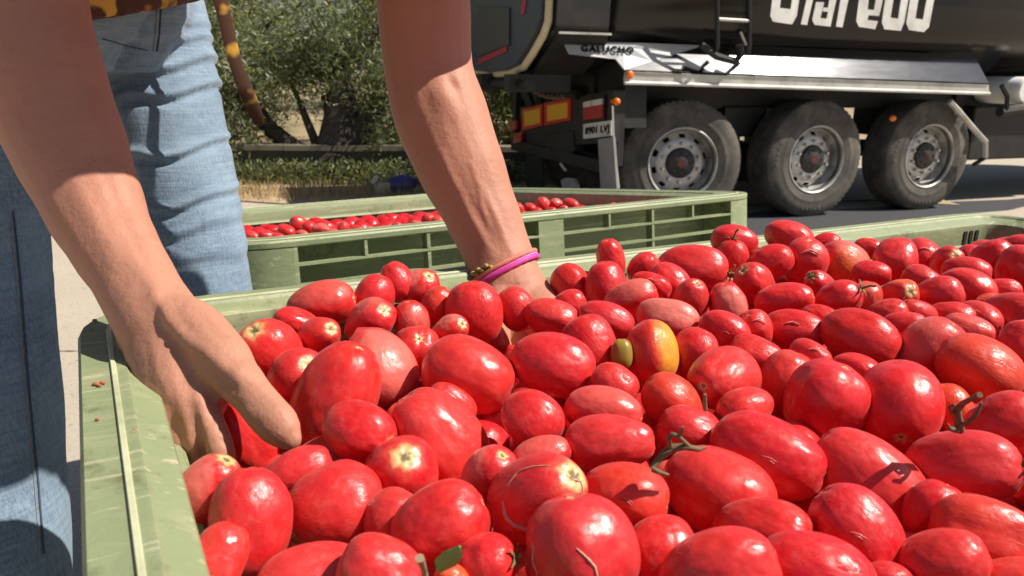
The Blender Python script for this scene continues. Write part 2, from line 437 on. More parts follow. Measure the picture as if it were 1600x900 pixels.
# ================================================================== PLASTIC BINS
k = NT('bin_plastic'); co = k.coord('Object')
g1 = k.mix(k.noise(co, 6, 5, .6), (.205, .245, .125), (.275, .32, .175))
g2 = k.mix(k.ramp(k.noise(k.mapping(co, (3, 14, 14), (.2, .1, .5)), 3, 6, .7, .6), [(.50, 0.), (.74, .9)]), g1, (.38, .375, .225))     # rubbed, sun-faded streaks
g3 = k.mix(k.ramp(k.noise(co, 26, 5, .7), [(.57, 0.), (.70, .8)]), g2, (.12, .13, .06))              # grime
g4 = k.mix(k.ramp(k.noise(k.mapping(co, (6, 30, 30)), 2.3, 4, .7), [(.64, 0.), (.69, .7)]), g3, (.52, .47, .29))
g4 = k.mix(k.ramp(k.noise(k.mapping(co, (4, 150, 150), (.0, .0, .15)), 1.0, 3, .6), [(.60, 0.), (.66, .45)]), g4, (.55, .52, .36))
k.col(g4); k.b.inputs['Roughness'].default_value = .5; k.bump(k.noise(co, 40, 5, .65, .5), .25, .004)
M_bin = k.m
M_edge = simple('worn_edge', (.55, .55, .36), .6, var=.25, scale=30, dirt=(.3, .33, .18), dirt_scale=16)
M_pulp = simple('tomato_pulp_red', (.50, .05, .025), .25, var=.4, scale=60)
M_slot = simple('slot_dark', (.015, .015, .01), .9)

def plastic_bin(mw, w, d, h, label, ex=0.0):
    t = empty('plastic_bin', mw, label, 'bin', 'green plastic harvest bins')
    hx, hy, RC = w / 2, d / 2, .07 + ex
    def path(o, z, arc=6):
        pts = []
        for cx, cy, a0 in ((hx - RC, hy - RC, 0), (-hx + RC, hy - RC, 90), (-hx + RC, -hy + RC, 180), (hx - RC, -hy + RC, 270)):
            for i in range(arc + 1):
                a = R_(a0 + 90 * i / arc); pts.append(Vector((cx + math.cos(a) * (RC - o), cy + math.sin(a) * (RC - o), z)))
        return pts
    # rim: swept profile (inset from the outside, height below the top)
    prof = [(.032, -.012), (.003, -.012), (.0006, -.010), (0, -.003), (.002, 0), (.017, -.0003), (.0190, .0012), (.0222, .0012), (.0242, -.0012), (.035, -.006), (.0385, -.008), (.0398, -.012), (.0395, -.034), (.046, -.0365), (.0485, -.040), (.0398, -.045), (.032, -.045)]
    m = MB(); rg = [path(o + (ex if o > .0186 else 0), h + z) for o, z in prof]; m.rings(rg + [rg[0]], caps=False)
    rim = m.build('rim', M_bin, t, smooth=True, angle=25)
    m = MB(); rg = [path(o + ex * .0, h + z) for o, z in ((.0188, .0008), (.0194, .0019), (.0218, .0019), (.0224, .0008))]; m.rings(rg, caps=False)
    m.build('rim_ridge', M_edge, rim, smooth=True, angle=60)
    # inner skin, its taper and floor
    m = MB(); rg = [path(o + ex, z) for o, z in ((.0395, h - .0455), (.048, h - .17), (.060, .12), (.052, .12), (.040, h - .17), (.032, h - .0455))]; m.rings(rg + [rg[0]], caps=False)
    m.build('wall', M_bin, t, smooth=True, angle=30)
    m = MB(); m.box(-hx + .02, hx - .02, -hy + .02, hy - .02, .10, .12); m.build('floor', M_bin, t)
    # corner posts
    for sx in (-1, 1):
        for sy in (-1, 1):
            for ax in (0, 1):
                m = MB(); L = .106 + ex * .4
                if ax == 0: m.hexa([(sx * (hx - RC + .001), sy * (hy - .001), .1), (sx * (hx - L), sy * (hy - .001), .1), (sx * (hx - L), sy * (hy - .05 - ex), .1), (sx * (hx - RC + .001), sy * (hy - .05 - ex), .1)] + [(sx * (hx - RC + .001), sy * (hy - .001), h - .0125), (sx * (hx - L), sy * (hy - .001), h - .0125), (sx * (hx - L), sy * (hy - .031 - ex), h - .0125), (sx * (hx - RC + .001), sy * (hy - .031 - ex), h - .0125)])
                else: m.hexa([(sx * (hx - .001), sy * (hy - RC + .001), .1), (sx * (hx - .001), sy * (hy - L), .1), (sx * (hx - .05 - ex), sy * (hy - L), .1), (sx * (hx - .05 - ex), sy * (hy - RC + .001), .1)] + [(sx * (hx - .001), sy * (hy - RC + .001), h - .0125), (sx * (hx - .001), sy * (hy - L), h - .0125), (sx * (hx - .031 - ex), sy * (hy - L), h - .0125), (sx * (hx - .031 - ex), sy * (hy - RC + .001), h - .0125)])
                m.build('post_side', M_bin, t)
            m = MB(); rg = []
            for z in (0.0, h - .0125):
                out = [Vector((sx * (hx - RC + math.cos(R_(a)) * (RC - .001)), sy * (hy - RC + math.sin(R_(a)) * (RC - .001)), z)) for a in range(0, 91, 15)]
                inn = [Vector((sx * (hx - RC + math.cos(R_(a)) * (RC - .028 - ex)), sy * (hy - RC + math.sin(R_(a)) * (RC - .028 - ex)), z)) for a in range(90, -1, -15)]
                rg.append(out + inn)
            m.rings(rg); m.build('corner_post', M_bin, t, smooth=True, angle=30)
    # ribbed faces
    for face in range(4):
        half, dep = (hx, hy) if face % 2 == 0 else (hy, hx)
        rot = Matrix.Rotation(math.pi / 2 * face, 4, 'Z')
        def fb(x0, x1, z0, z1, y1=.0315, name='rib', y0=.001, mat=M_bin, par=t):
            mm = MB(); mm.box(x0, x1, -dep + y0, -dep + (y1 + ex if name != 'rib' or not ex else .020), z0, z1)
            mm.v = [tuple(rot @ Vector(v)) for v in mm.v]
            return mm.build(name, mat, par)
        iw = half - .106 - ex * .4; mid = .028
        zt_ = h - .0125; rows = [zt_ - .027, zt_ - .060, zt_ - .098, zt_ - .16, zt_ - .27, zt_ - .40, zt_ - .54]
        rows = [r for r in rows if r > .16]
        fb(-mid, mid, .12, zt_, .0315, 'mid_post')
        fb(-iw, -mid, .10, .125, .05, 'sill'); fb(mid, iw, .10, .125, .05, 'sill')
        for sgn in (-1, 1):
            x0, x1 = (mid, iw) if sgn > 0 else (-iw, -mid); wv = (x1 - x0) / 4
            for r in rows: fb(x0, x1, r - .002, r + .002)
            xm = (x0 + x1) / 2
            fb(xm - .003, xm + .003, rows[-1] + .003, rows[0] - .003, .031, 'rib', .002)
            fb(xm - .003, xm + .003, rows[0] + .003, zt_, .031, 'rib', .002)
            for q in (-1, 1): fb(xm + q * wv - .0025, xm + q * wv + .0025, rows[0] + .003, zt_, .031, 'rib', .002)
    # feet
    for sx in (-1, 0, 1):
        m = MB(); m.box(sx * (hx - .1) - .05, sx * (hx - .1) + .05, -hy + .075, hy - .075, 0, .1); m.build('runner', M_bin, t)
    return t
bin1 = plastic_bin(BIN1, 1.2, 1.0, BZ, 'near green plastic bin heaped with tomatoes that both hands reach into', .006)
bin2 = plastic_bin(BIN2, B2W, B2D, .76, 'second green plastic bin with ribbed side standing behind the near one', .050)
# near bin: ribs and slots moulded on the inside of the far wall
def inner_far(px, z0, z1, wd, name, mat, pr):
    s_ = (onpl(px, 450, A1 - D2 * .0398, D2) - A1).dot(D1) - .6
    m = MB(); m.box(s_ - wd, s_ + wd, .5 - .0398 - pr, .5 - .0472, BZ + z0, BZ + z1); m.build(name, mat, bin1)
for px in (313, 338, 346): inner_far(px, -.040, -.016, .0025, 'lip_rib', M_bin, .004)
for px in (410, 560, 700, 830, 1000, 1180, 1290): inner_far(px, -.040, -.016, .0013, 'lip_rib', M_bin, .0015)
for px in (1488, 1496.5, 1505): inner_far(px, -.038, -.015, .0032, 'lip_slot', M_slot, .0006)
for px in (946, 968, 1186, 1204): inner_far(px, -.020, -.014, .003, 'lip_slot', M_slot, .0006)
# crushed tomato pulp on the inner lip of the left wall
m = MB()
for i in range(26):
    px, py = random.uniform(172, 212), random.uniform(515, 590); px = 168 + (py - 505) * .42 + random.uniform(0, 14)
    p = onz(px, py, BZ - .012); s_ = random.uniform(.001, .0035)
    m.ellip(p, Vector((s_ * random.uniform(1, 2), 0, 0)), Vector((0, s_ * random.uniform(1, 2.4), 0)), Vector((0, 0, s_ * .5)), 8, 6)
m.build('tomato_pulp', M_pulp, None, smooth=True, angle=90, kind='stuff')
# crumbs and specks of dried pulp on the rim
m = MB()
for (px, py) in ((150, 600), (155, 602), (160, 598), (142, 515), (148, 500), (292, 560), (205, 675), (210, 672), (152, 655), (190, 690)):
    p = onz(px, py, BZ + .001); s_ = random.uniform(.0006, .0016)
    m.ellip(p, Vector((s_ * 1.6, 0, 0)), Vector((0, s_, 0)), Vector((0, 0, s_ * .7)), 7, 5)
m.build('pulp_crumbs', simple('dried_pulp', (.35, .10, .04), .7, var=.4), None, smooth=True, angle=90, kind='stuff')

# ================================================================== TRAILER
M_tbk = NT('black_paint'); co = M_tbk.coord('Object')
M_tbk.col(M_tbk.mix(M_tbk.ramp(M_tbk.noise(co, 1.2, 5, .6), [(.4, 0.), (.8, 1.)]), (.006, .006, .007), (.022, .018, .015)))
M_tbk.b.inputs['Roughness'].default_value = .2; M_tbk = M_tbk.m
M_frame = simple('chassis_black', (.010, .0095, .0095), .6, var=.4, scale=5, dirt=(.03, .026, .02), dirt_scale=3)
M_steel = NT('skirt_aluminium'); co = M_steel.coord('Object')
M_steel.b.inputs['Metallic'].default_value = 1.0
M_steel.col(M_steel.mix(M_steel.ramp(M_steel.noise(co, 2.5, 5, .6), [(.4, 0.), (.75, 1.)]), (.18, .185, .195), (.15, .15, .155)))
M_steel.l(M_steel.ramp(M_steel.noise(M_steel.mapping(co, (1, 1, 8)), 3, 5, .6), [(.3, .13), (.8, .16)]), M_steel.b.inputs['Roughness']); M_steel = M_steel.m
M_band = simple('skirt_band', (.55, .54, .50), .45, .3, var=.12, scale=6, dirt=(.28, .26, .23), dirt_scale=4)
M_rub = NT('tyre_rubber'); co = M_rub.coord('Object')
M_rub.col(M_rub.mix(M_rub.ramp(M_rub.noise(co, 4, 6, .65), [(.35, 0.), (.7, 1.)]), (.045, .043, .040), (.17, .15, .125)))
M_rub.b.inputs['Roughness'].default_value = .85; M_rub.bump(M_rub.noise(co, 40, 4), .25, .004); M_rub = M_rub.m
M_rim = simple('wheel_rim', (.55, .54, .52), .42, .45, var=.2, scale=8, dirt=(.16, .14, .12), dirt_scale=5)
M_hub = simple('hub_black', (.03, .028, .026), .5, var=.4, scale=20)
M_hred = simple('hub_badge_red', (.11, .02, .022), .6)
M_white = simple('white_paint', (.80, .79, .76), .4, dirt=(.5, .48, .44), dirt_scale=3)
M_red = simple('reflector_red', (.55, .02, .02), .3); M_yel = simple('reflector_yellow', (.80, .42, .02), .35, var=.15, scale=60)
M_amber = simple('amber_lens', (.85, .18, .01), .25); M_lred = simple('lens_red', (.38, .02, .025), .2); M_lwht = simple('lens_clear', (.62, .58, .56), .2)
M_pl = simple('plate_white', (.62, .61, .57), .5, dirt=(.35, .33, .3), dirt_scale=14); M_ink = simple('black_ink', (.010, .010, .010), .95, spec=.05)
M_seal = simple('seal_cream', (.52, .45, .30), .7, var=.3, scale=14)
M_flap = simple('flap_grey', (.24, .23, .22), .8, var=.3, scale=5, dirt=(.36, .34, .31), dirt_scale=3)
M_tail = NT('tailgate_paint'); co = M_tail.coord('Object')
M_tail.col(M_tail.mix(M_tail.ramp(M_tail.noise(co, 2, 5), [(.4, 0.), (.7, 1.)]), (.035, .045, .085), (.06, .06, .055))); M_tail.b.inputs['Roughness'].default_value = .4; M_tail = M_tail.m
M_rust = simple('rusty_chain', (.22, .17, .12), .7, var=.4, scale=30)

trk = empty('tipper_trailer', TR, 'black three axle tipper trailer with pale metal skirt parked beyond the bins', 'trailer')

# ---- wheels
def wheel(s_, px, steer=0.0):
    """hub face centre seen at photo column px on the plane y=0 of the trailer"""
    R = .535
    z = R; s_, _z = tl(px, 252, .10)
    w = bpy.data.objects.new('wheel', None); COL.objects.link(w); w.parent = trk
    w.location = (s_, .29, z); w.rotation_euler = (0, 0, steer)
    # tyre: axis along y, outer side towards -y
    def prof(gr):
        return [(.285, -.165), (.30, -.178), (.335, -.186), (.375, -.193), (.385, -.1955), (.392, -.193), (.43, -.192), (.47, -.188), (.50, -.176), (.515, -.168), (.5185, -.1665), (.528, -.152), (R, -.140)] + \
            [(R, -.092), (gr, -.089), (gr, -.080), (R, -.077), (R, -.012), (gr, -.009), (gr, .0), (R, .003), (R, .07), (gr, .073), (gr, .082), (R, .085), (R, .14), (.515, .168), (.43, .19), (.30, .175), (.285, .165)]
    m = MB(); m.lathe(prof(.522), 64, closed=True)
    w_t = m.build('tyre', M_rub, w, smooth=True, angle=35)
    m = MB()       # shoulder lugs, the tread's blocky outer edge
    for i in range(60):
        a = 2 * math.pi * i / 60; c, q = math.cos(a), math.sin(a); t_ = Vector((-q, 0, c)); r_ = Vector((c, 0, q))
        m.obox(r_ * .525 + Vector((0, -.146, 0)), r_ * .0075, t_ * .015, Vector((0, .012, 0)))
    m.build('tread_blocks', M_rub, w, kind='stuff')
    m = MB()       # moulded sidewall lettering ring segments
    for a0, n in ((70, 9), (250, 7), (160, 5)):
        for i in range(n):
            a = R_(a0 + i * 6); r_ = Vector((math.cos(a), 0, math.sin(a))); t_ = Vector((-math.sin(a), 0, math.cos(a)))
            m.obox(r_ * .452 + Vector((0, -.1905, 0)), r_ * .013, t_ * (.010 if i % 3 else .005), Vector((0, .0025, 0)))
    m.build('sidewall_marks', M_rub, w, kind='stuff')
    # rim: flange, deep well, disc with ten hand holes
    m = MB(); m.lathe([(.285, -.150), (.305, -.176), (.312, -.184), (.306, -.188), (.297, -.184), (.290, -.170), (.284, -.12), (.268, -.085), (.262, -.06)], 60)
    m.f = [f for f in m.f if len(f) == 4]; m.m = [0] * len(m.f)
    m.build('rim', M_rim, w, smooth=True, angle=50)
    N = 80; rr = [.264, .252, .240, .218, .206, .190, .165, .14, .12]; yy = [-.062, -.070, -.080, -.098, -.105, -.110, -.112, -.112, -.112]
    vs = [(r * math.cos(2 * math.pi * i / N), y, r * math.sin(2 * math.pi * i / N)) for r, y in zip(rr, yy) for i in range(N)]
    fs = []
    for j in range(len(rr) - 1):
        for i in range(N):
            if j in (1, 2) and i % 8 in (2, 3, 4): continue
            fs.append((j * N + i, j * N + (i + 1) % N, (j + 1) * N + (i + 1) % N, (j + 1) * N + i))
    m = MB(); m.add(vs, fs)
    o = m.build('wheel_disc', M_rim, w, smooth=True, angle=50)
    so = o.modifiers.new('thick', 'SOLIDIFY'); so.thickness = .008
    m = MB(); m.lathe([(.001, -.02), (.262, -.02), (.262, -.012), (.001, -.012)], 40); m.build('brake_drum', M_frame, w)
    nm = MB(); nm.lathe([(.001, -.145), (.013, -.145), (.016, -.138), (.016, -.112), (.001, -.112)], 6)
    nme = nm.mesh('wheel_nut', M_rim)
    for i in range(10):
        a = 2 * math.pi * (i + .5) / 10; n = link('wheel_nut', nme, w); n.location = (.168 * math.cos(a), 0, .168 * math.sin(a))
    m = MB(); m.lathe([(.001, -.152), (.055, -.152), (.062, -.148), (.105, -.144), (.122, -.136), (.132, -.112), (.001, -.112)], 40); m.build('hub_cap', M_hub, w, smooth=True, angle=40)
    m = MB(); m.lathe([(.001, -.1545), (.036, -.1545), (.038, -.150), (.001, -.150)], 24); m.build('hub_badge', M_hred, w)
    for i in range(8):
        a = 2 * math.pi * i / 8; m = MB(); m.lathe([(.001, -.153), (.009, -.153), (.010, -.144), (.001, -.144)], 6, org=(.088 * math.cos(a), 0, .088 * math.sin(a))); m.build('hub_bolt', M_hub, w)
    return s_
S1 = wheel(0, 1075, R_(-13)); S2 = wheel(0, 1277); S3 = wheel(0, 1453)
# far side tyres and axles
m = MB()
for s_ in (S1, S2, S3):
    m.lathe([(.12, 2.0), (.5, 2.0), (.535, 2.04), (.535, 2.34), (.5, 2.38), (.12, 2.38)], 32, org=(s_, 0, .535))
m.build('far_tyres', M_rub, trk, smooth=True)
m = MB()
for s_ in (S1, S2, S3): m.tube([(s_, .39, .535), (s_, 2.0, .535)], .085, 10); m.box(s_ - .35, s_ + .35, .55, .68, .55, .66); m.box(s_ - .35, s_ + .35, 1.75, 1.88, .55, .66)
m.build('axles', M_frame, trk)
# chassis
m = MB(); m.box(-2.0, 7.5, .55, .67, .98, 1.26); m.box(-2.0, 7.5, 1.72, 1.84, .98, 1.26)
for s_ in np.arange(-1.9, 7.4, .8): m.box(s_, s_ + .1, .67, 1.72, 1.0, 1.2)
m.build('chassis', M_frame, trk)
# dark gear between and behind the wheels
for bx in ((S1 + .62, S2 - .3, .5, 1.9, .72, 1.0), (S3 + .8, S3 + 2.2, .35, 1.0, .45, 1.0), (S3 + 2.6, 7.2, .3, 2.1, .5, 1.15)):
    m = MB(); m.box(*bx); m.build('underbody_box', M_frame, trk, bevel=.02)

# ---- tipper body: half pipe
HP = [(-.02, 2.36), (0, 2.2), (.004, 1.92), (.02, 1.67), (.10, 1.58), (.30, 1.45), (.5, 1.34), (.8, 1.29), (1.2, 1.275), (1.6, 1.29), (1.9, 1.34), (2.1, 1.45), (2.30, 1.58), (2.38, 1.67), (2.396, 1.92), (2.4, 2.2), (2.42, 2.36)]
SR = -2.62
m = MB(); rg = [[Vector((s_, y, z)) for y, z in HP] for s_ in (SR, 7.6)]
m.rings(rg, closed=False, caps=False); o = m.build('tipper_body', M_tbk, trk, smooth=True, angle=30)
so = o.modifiers.new('thick', 'SOLIDIFY'); so.thickness = .03; so.offset = 0
m = MB(); m.box(-2.5, 7.55, -.02, 2.42, 2.36, 2.41); m.build('tarpaulin', M_frame, trk)
m = MB(); m.prism([Vector((7.57, y, z)) for y, z in HP], Vector((.04, 0, 0))); m.build('front_wall', M_tbk, trk)
# rear frame pillar and tailgate
m = MB(); rg = []
for s_, gr in ((SR - .03, .035), (SR + .38, .035)):
    pass
HPo = [(y - .045 if y < 1.2 else y + .045, z - (.03 if z < 1.7 else 0)) for y, z in HP]
for s_ in (SR - .02, SR + .42):
    rg.append([Vector((s_ + (.04 if z < 1.6 else 0), y, z)) for y, z in HPo[:9]])
m.rings(rg, closed=False, caps=False); o = m.build('rear_frame', M_frame, trk); so = o.modifiers.new('thick', 'SOLIDIFY'); so.thickness = .05
m = MB(); z0 = tl(868, 51, -.05)[1]; m.box(SR + .0, SR + .44, -.085, -.068, z0 - .008, z0 + .008); m.build('frame_strip', M_band, trk)
# tailgate, its raised edge and red stripes
m = MB(); gate = [Vector((SR - .07, y, z)) for y, z in HP]
m.prism(gate, Vector((-.05, 0, 0))); gt = m.build('tailgate', M_tail, trk)
m = MB(); m.tube([(SR - .06, y - .03 if y < 1.2 else y + .03, z - .02) for y, z in HP], .032, 8); m.build('gate_seal', M_seal, gt, smooth=True, angle=60)
GN = TX; GP = TORG + TX * (SR - .125)
def gp(px, py):
    p = onpl(px, py, GP, TX) - TORG; return Vector((SR - .125, p.dot(TY), p.z))
for poly in ([(748, 92), (792, 72), (793, 80), (748, 101)], [(816, 2), (823, 0), (820, 20), (814, 24)]):
    m = MB(); m.prism([gp(*q) for q in poly], Vector((-.004, 0, 0))); m.build('gate_stripe', simple('stripe_red', (.35, .02, .05), .4), gt)
m = MB(); m.prism([gp(*q) for q in ((747, 12), (797, 12), (797, 70), (747, 88))], Vector((-.012, 0, 0))); m.build('gate_panel', simple('panel_dark', (.05, .05, .045), .5, var=.2), gt)
# hinge gear below the gate
m = MB()
for y in (.5, 1.2, 1.9): m.box(SR - .2, SR + .35, y - .06, y + .06, 1.12, 1.26)
m.tube([(SR - .1, .3, 1.18), (SR - .1, 2.1, 1.18)], .035, 8); m.build('gate_hinges', M_frame, trk)

# ---- side skirt: sloped sheet, band, lower lip
def pt(px, py, off): return tv(px, py, off)
OT, OB = .15, -.03
top = [(880, 65), (1000, 67), (1100, 71), (1180, 72), (1300, 77), (1420, 82), (1522, 86)]
bot = [(890, 84), (962, 92), (976, 109), (1180, 116), (1300, 121), (1420, 125), (1545, 130)]
m = MB(); rg = [[pt(*a, OT if i > 1 else .07), pt(*b, OB if i > 1 else .03)] for i, (a, b) in enumerate(zip(top, bot))]
m.rings(rg[2:], closed=False, caps=False); sk = m.build('side_skirt', M_steel, trk)
m = MB(); m.rings([[a_.lerp(b_, q / 3) for q in range(4)] for a_, b_ in rg[:2]] + [[rg[2][0].lerp(rg[2][1], q / 3) for q in range(4)]], closed=False, caps=False); ar = m.build('skirt_arm', simple('arm_grey', (.34, .345, .35), .5, .2, var=.15, scale=5), sk); s2 = ar.modifiers.new('thick', 'SOLIDIFY'); s2.thickness = .012
so = sk.modifiers.new('thick', 'SOLIDIFY'); so.thickness = .012
m = MB(); m.hexa([pt(978, 111.5, OB - .004), pt(1545, 132.5, OB - .004), pt(1545, 132.5, OB - .004) + Vector((0, .03, 0)), pt(978, 111.5, OB - .004) + Vector((0, .03, 0)), pt(976, 126, OB - .004), pt(1546, 143, OB - .004), pt(1546, 143, OB - .004) + Vector((0, .03, 0)), pt(976, 126, OB - .004) + Vector((0, .03, 0))])
m.build('skirt_band', M_band, sk, bevel=.004)
m = MB(); m.tube([pt(976, 129, OB - .01), pt(1546, 146, OB - .01)], .016, 8); m.build('skirt_lip', M_white, sk, smooth=True)
m = MB(); m.tube([pt(976, 110.5, OB - .012), pt(1545, 131.5, OB - .012)], .006, 6); m.build('skirt_groove', M_ink, sk)
m = MB(); c = pt(984.5, 117, OB - .02); m.ellip(c, Vector((.032, 0, 0)), Vector((0, .02, 0)), Vector((0, 0, .034)), 14, 8); m.build('marker_light', M_amber, trk, smooth=True)
m = MB(); c = pt(1395, 185, .1); m.ellip(c, Vector((.04, 0, 0)), Vector((0, .02, 0)), Vector((0, 0, .03)), 14, 8); m.build('marker_light', M_amber, trk, smooth=True)

# maker's name on the skirt, painted letters
def font_mesh(txt, size, ext=.001, bold=0.0):
    cu = bpy.data.curves.new('txt', 'FONT'); cu.body = txt; cu.size = size; cu.extrude = ext; cu.resolution_u = 3; cu.offset = bold; cu.space_character = 1 + bold * 7
    o = bpy.data.objects.new('txt', cu); COL.objects.link(o)
    dg = bpy.context.evaluated_depsgraph_get(); me = bpy.data.meshes.new_from_object(o.evaluated_get(dg)); bpy.data.objects.remove(o)
    return me
def text_on(txt, pa, pb, h, up, nrm, mat, parent, name, bold=.0):
    """letters running from local point pa to pb, letter height h"""
    me = font_mesh(txt, 1.0, .002, bold); co_ = np.empty(len(me.vertices) * 3); me.vertices.foreach_get('co', co_); co_ = co_.reshape(-1, 3)
    x0, x1 = co_[:, 0].min(), co_[:, 0].max(); y0, y1 = co_[:, 1].min(), co_[:, 1].max()
    ax = (pb - pa); out = np.array([tuple(pa + ax * ((c[0] - x0) / (x1 - x0)) + up * (h * (c[1] - y0) / (y1 - y0)) + nrm * (.003 + c[2])) for c in co_])
    me.vertices.foreach_set('co', out.ravel()); me.materials.clear(); me.materials.append(mat); me.update()
    return link(name, me, parent)
a_, b_ = pt(908, 81, .036), pt(990, 84, .032); hz = (pt(911, 69, .06) - pt(911, 80, .04)).length
upv = (pt(940, 67, .07) - pt(940, 82, .04)).normalized(); nv = upv.cross((b_ - a_).normalized()); nv = nv if nv.y < 0 else -nv
text_on('GALUCHO', a_ + nv * .0, b_ + nv * .0, hz, upv, nv, M_ink, trk, 'maker_lettering', .035)

# big white lettering on the body side (its lower half is in view)
def zp(x, y): return (1100 + x / 3.2, y / 3.2)
U_ = lambda o, i: o + i
LET = [
    [[(352, -150), (330, 80), (345, 108), (440, 122), (462, 80), (490, -150), (455, -150), (430, 46), (376, 40), (392, -150)], [(352, -150), (490, -150), (490, -180), (352, -180)]],
    [[(520, -60), (552, -60), (515, 125), (484, 121)]],
    [[(556, 10), (540, 100), (553, 124), (632, 133), (668, -60), (630, -60), (616, 40), (594, 38), (590, 56), (617, 60), (611, 94), (580, 90), (596, 12)]],
    [[(686, -60), (728, -60), (692, 137), (660, 133)]],
    [[(786, -150), (760, 105), (775, 134), (856, 146), (868, 106), (816, 100), (820, 76), (872, 80), (880, 40), (900, -60), (862, -60), (846, 50), (814, 48), (830, -150)]],
    [[(920, -150), (888, 112), (902, 146), (984, 154), (1000, 110), (1040, -150), (1000, -150), (968, 94), (930, 88), (962, -150)], [(920, -150), (1040, -150), (1044, -180), (922, -180)]],
    [[(1046, -150), (1010, 116), (1026, 150), (1100, 160), (1124, 135), (1170, -150), (1132, -150), (1092, 98), (1054, 92), (1088, -150)], [(1046, -150), (1170, -150), (1174, -180), (1048, -180)]],
]
for strokes in LET:
    m = MB()
    for poly in strokes:
        pts = []
        for q in poly:
            v = tv(*zp(*q), -.004)
            v.z = min(v.z, 2.3); zs = [(2.36, -.02), (2.2, 0), (1.92, .004), (1.67, .02), (1.58, .1)]
            v.y = next((yb + (ya - yb) * (v.z - zb) / (za - zb) for (za, ya), (zb, yb) in zip(zs, zs[1:]) if zb <= v.z <= za), 0) - .019
            pts.append(v)
        m.prism(pts, Vector((0, -.004, 0)))
    m.build('letter', M_white, trk)

# ---- ladder
m = MB()
for px in (1121, 1171): m.tube([tv(px, -60, -.16), tv(px, 72, -.16), tv(px - 2, 82, .02)], .018, 6)
m.build('ladder_rails', M_frame, trk)
for py in (-40, -5, 30): m = MB(); m.tube([tv(1121, py, -.16), tv(1172, py + 3, -.16)], .014, 6); m.build('ladder_rung', M_band if py == 30 else M_frame, trk)
m = MB(); m.tube([tv(1095, 70, -.05), tv(1120, 88, -.08), tv(1150, 96, -.1), tv(1158, 84, -.1), tv(1155, 70, -.1)], .03, 8); m.build('folded_step', M_frame, trk, smooth=True)
m = MB(); m.tube([tv(1157, 50, -.14), tv(1166, 70, -.14)], .012, 6); m.build('ladder_latch', M_band, trk)

# ---- mudguard stay at the front
m = MB(); m.tube([tv(1484, 158, .0), tv(1520, 200, -.02), tv(1540, 222, -.02), tv(1540, 246, -.02)], .028, 6); m.build('stay', M_band, trk, smooth=True)
m = MB(); m.tube([tv(1540, 246, .0), tv(1520, 258, .1)], .02, 6); m.tube([tv(1500, 178, .03), tv(1500, 170, .3)], .02, 6); m.build('stay_bolts', M_frame, trk)

# ---- rear end: carrier plane across the trailer
SB = tl(962, 200)[0]
RP = TORG + TX * SB
def rp(px, py, off=0):
    p = onpl(px, py, RP + TX * off, TX) - TORG; return Vector((SB + off, p.dot(TY), p.z))
def rquad(q, off, thick, name, mat, par=trk, **kw):
    m = MB(); m.prism([rp(*c, off) for c in q], Vector((thick, 0, 0))); return m.build(name, mat, par, **kw)
rquad([(812, 168), (960, 140), (960, 222), (812, 232)], 0, .05, 'rear_panel', M_frame)
m = MB(); m.box(SB - .02, SB + .1, .03, .13, tl(960, 262)[1], tl(960, 150)[1] + .05); m.box(SB, SB + .1, 2.25, 2.35, .55, 1.1); m.box(SB - .03, SB + .09, .10, 2.3, .47, .58); m.build('underrun_bar', M_frame, trk, bevel=.01)
for q in ([(815, 171), (847, 163), (847, 196), (815, 204)], [(850, 161), (891, 153), (891, 188), (850, 196)]):
    cx = sum(c[0] for c in q) / 4; cy = sum(c[1] for c in q) / 4
    o = rquad(q, -.014, .012, 'warning_board', M_red)
    rquad([(cx + (x - cx) * .76, cy + (y - cy) * .70) for x, y in q], -.019, .005, 'reflective_field', M_yel, o)
o = rquad([(903, 156), (944, 148), (944, 188), (903, 192)], -.03, .03, 'tail_light', M_frame)
rquad([(911, 168), (941, 163), (941, 184), (911, 188)], -.045, .014, 'red_lens', M_lred, o)
rquad([(911, 160), (923, 157), (923, 166), (911, 168)], -.045, .014, 'clear_lens', M_lwht, o)
rquad([(925, 157), (940, 154), (940, 163), (925, 166)], -.045, .014, 'clear_lens', M_lwht, o)
o = rquad([(911, 194), (955, 188), (955, 212), (911, 217)], -.03, .012, 'number_plate', M_pl)
pa, pb = rp(954, 209, -.0335), rp(914, 214, -.0335)
pa, pb = rp(914.5, 213.5, -.0335), rp(951.5, 209.5, -.0335)
hh = (rp(930, 196, -.03) - rp(930, 211, -.03)).length
text_on('8901 LVJ', pa, pb, hh, Vector((0, 0, 1)), Vector((-1, 0, 0)), M_ink, trk, 'plate_lettering', .012)
m = MB(); c = rp(957, 158, -.02); m.tube([c, c + Vector((-.02, -.09, 0))], .02, 8); m.ellip(c + Vector((-.02, -.11, 0)), Vector((.03, 0, 0)), Vector((0, .03, 0)), Vector((0, 0, .03)), 10, 8); m.build('outline_lamp', M_amber, trk, smooth=True)
for q in ([(795, 192), (806, 188), (806, 202), (795, 205)], [(801, 209), (815, 206), (813, 222), (802, 224)]):
    rquad(q, -.05, .03, 'side_marker', M_lred)
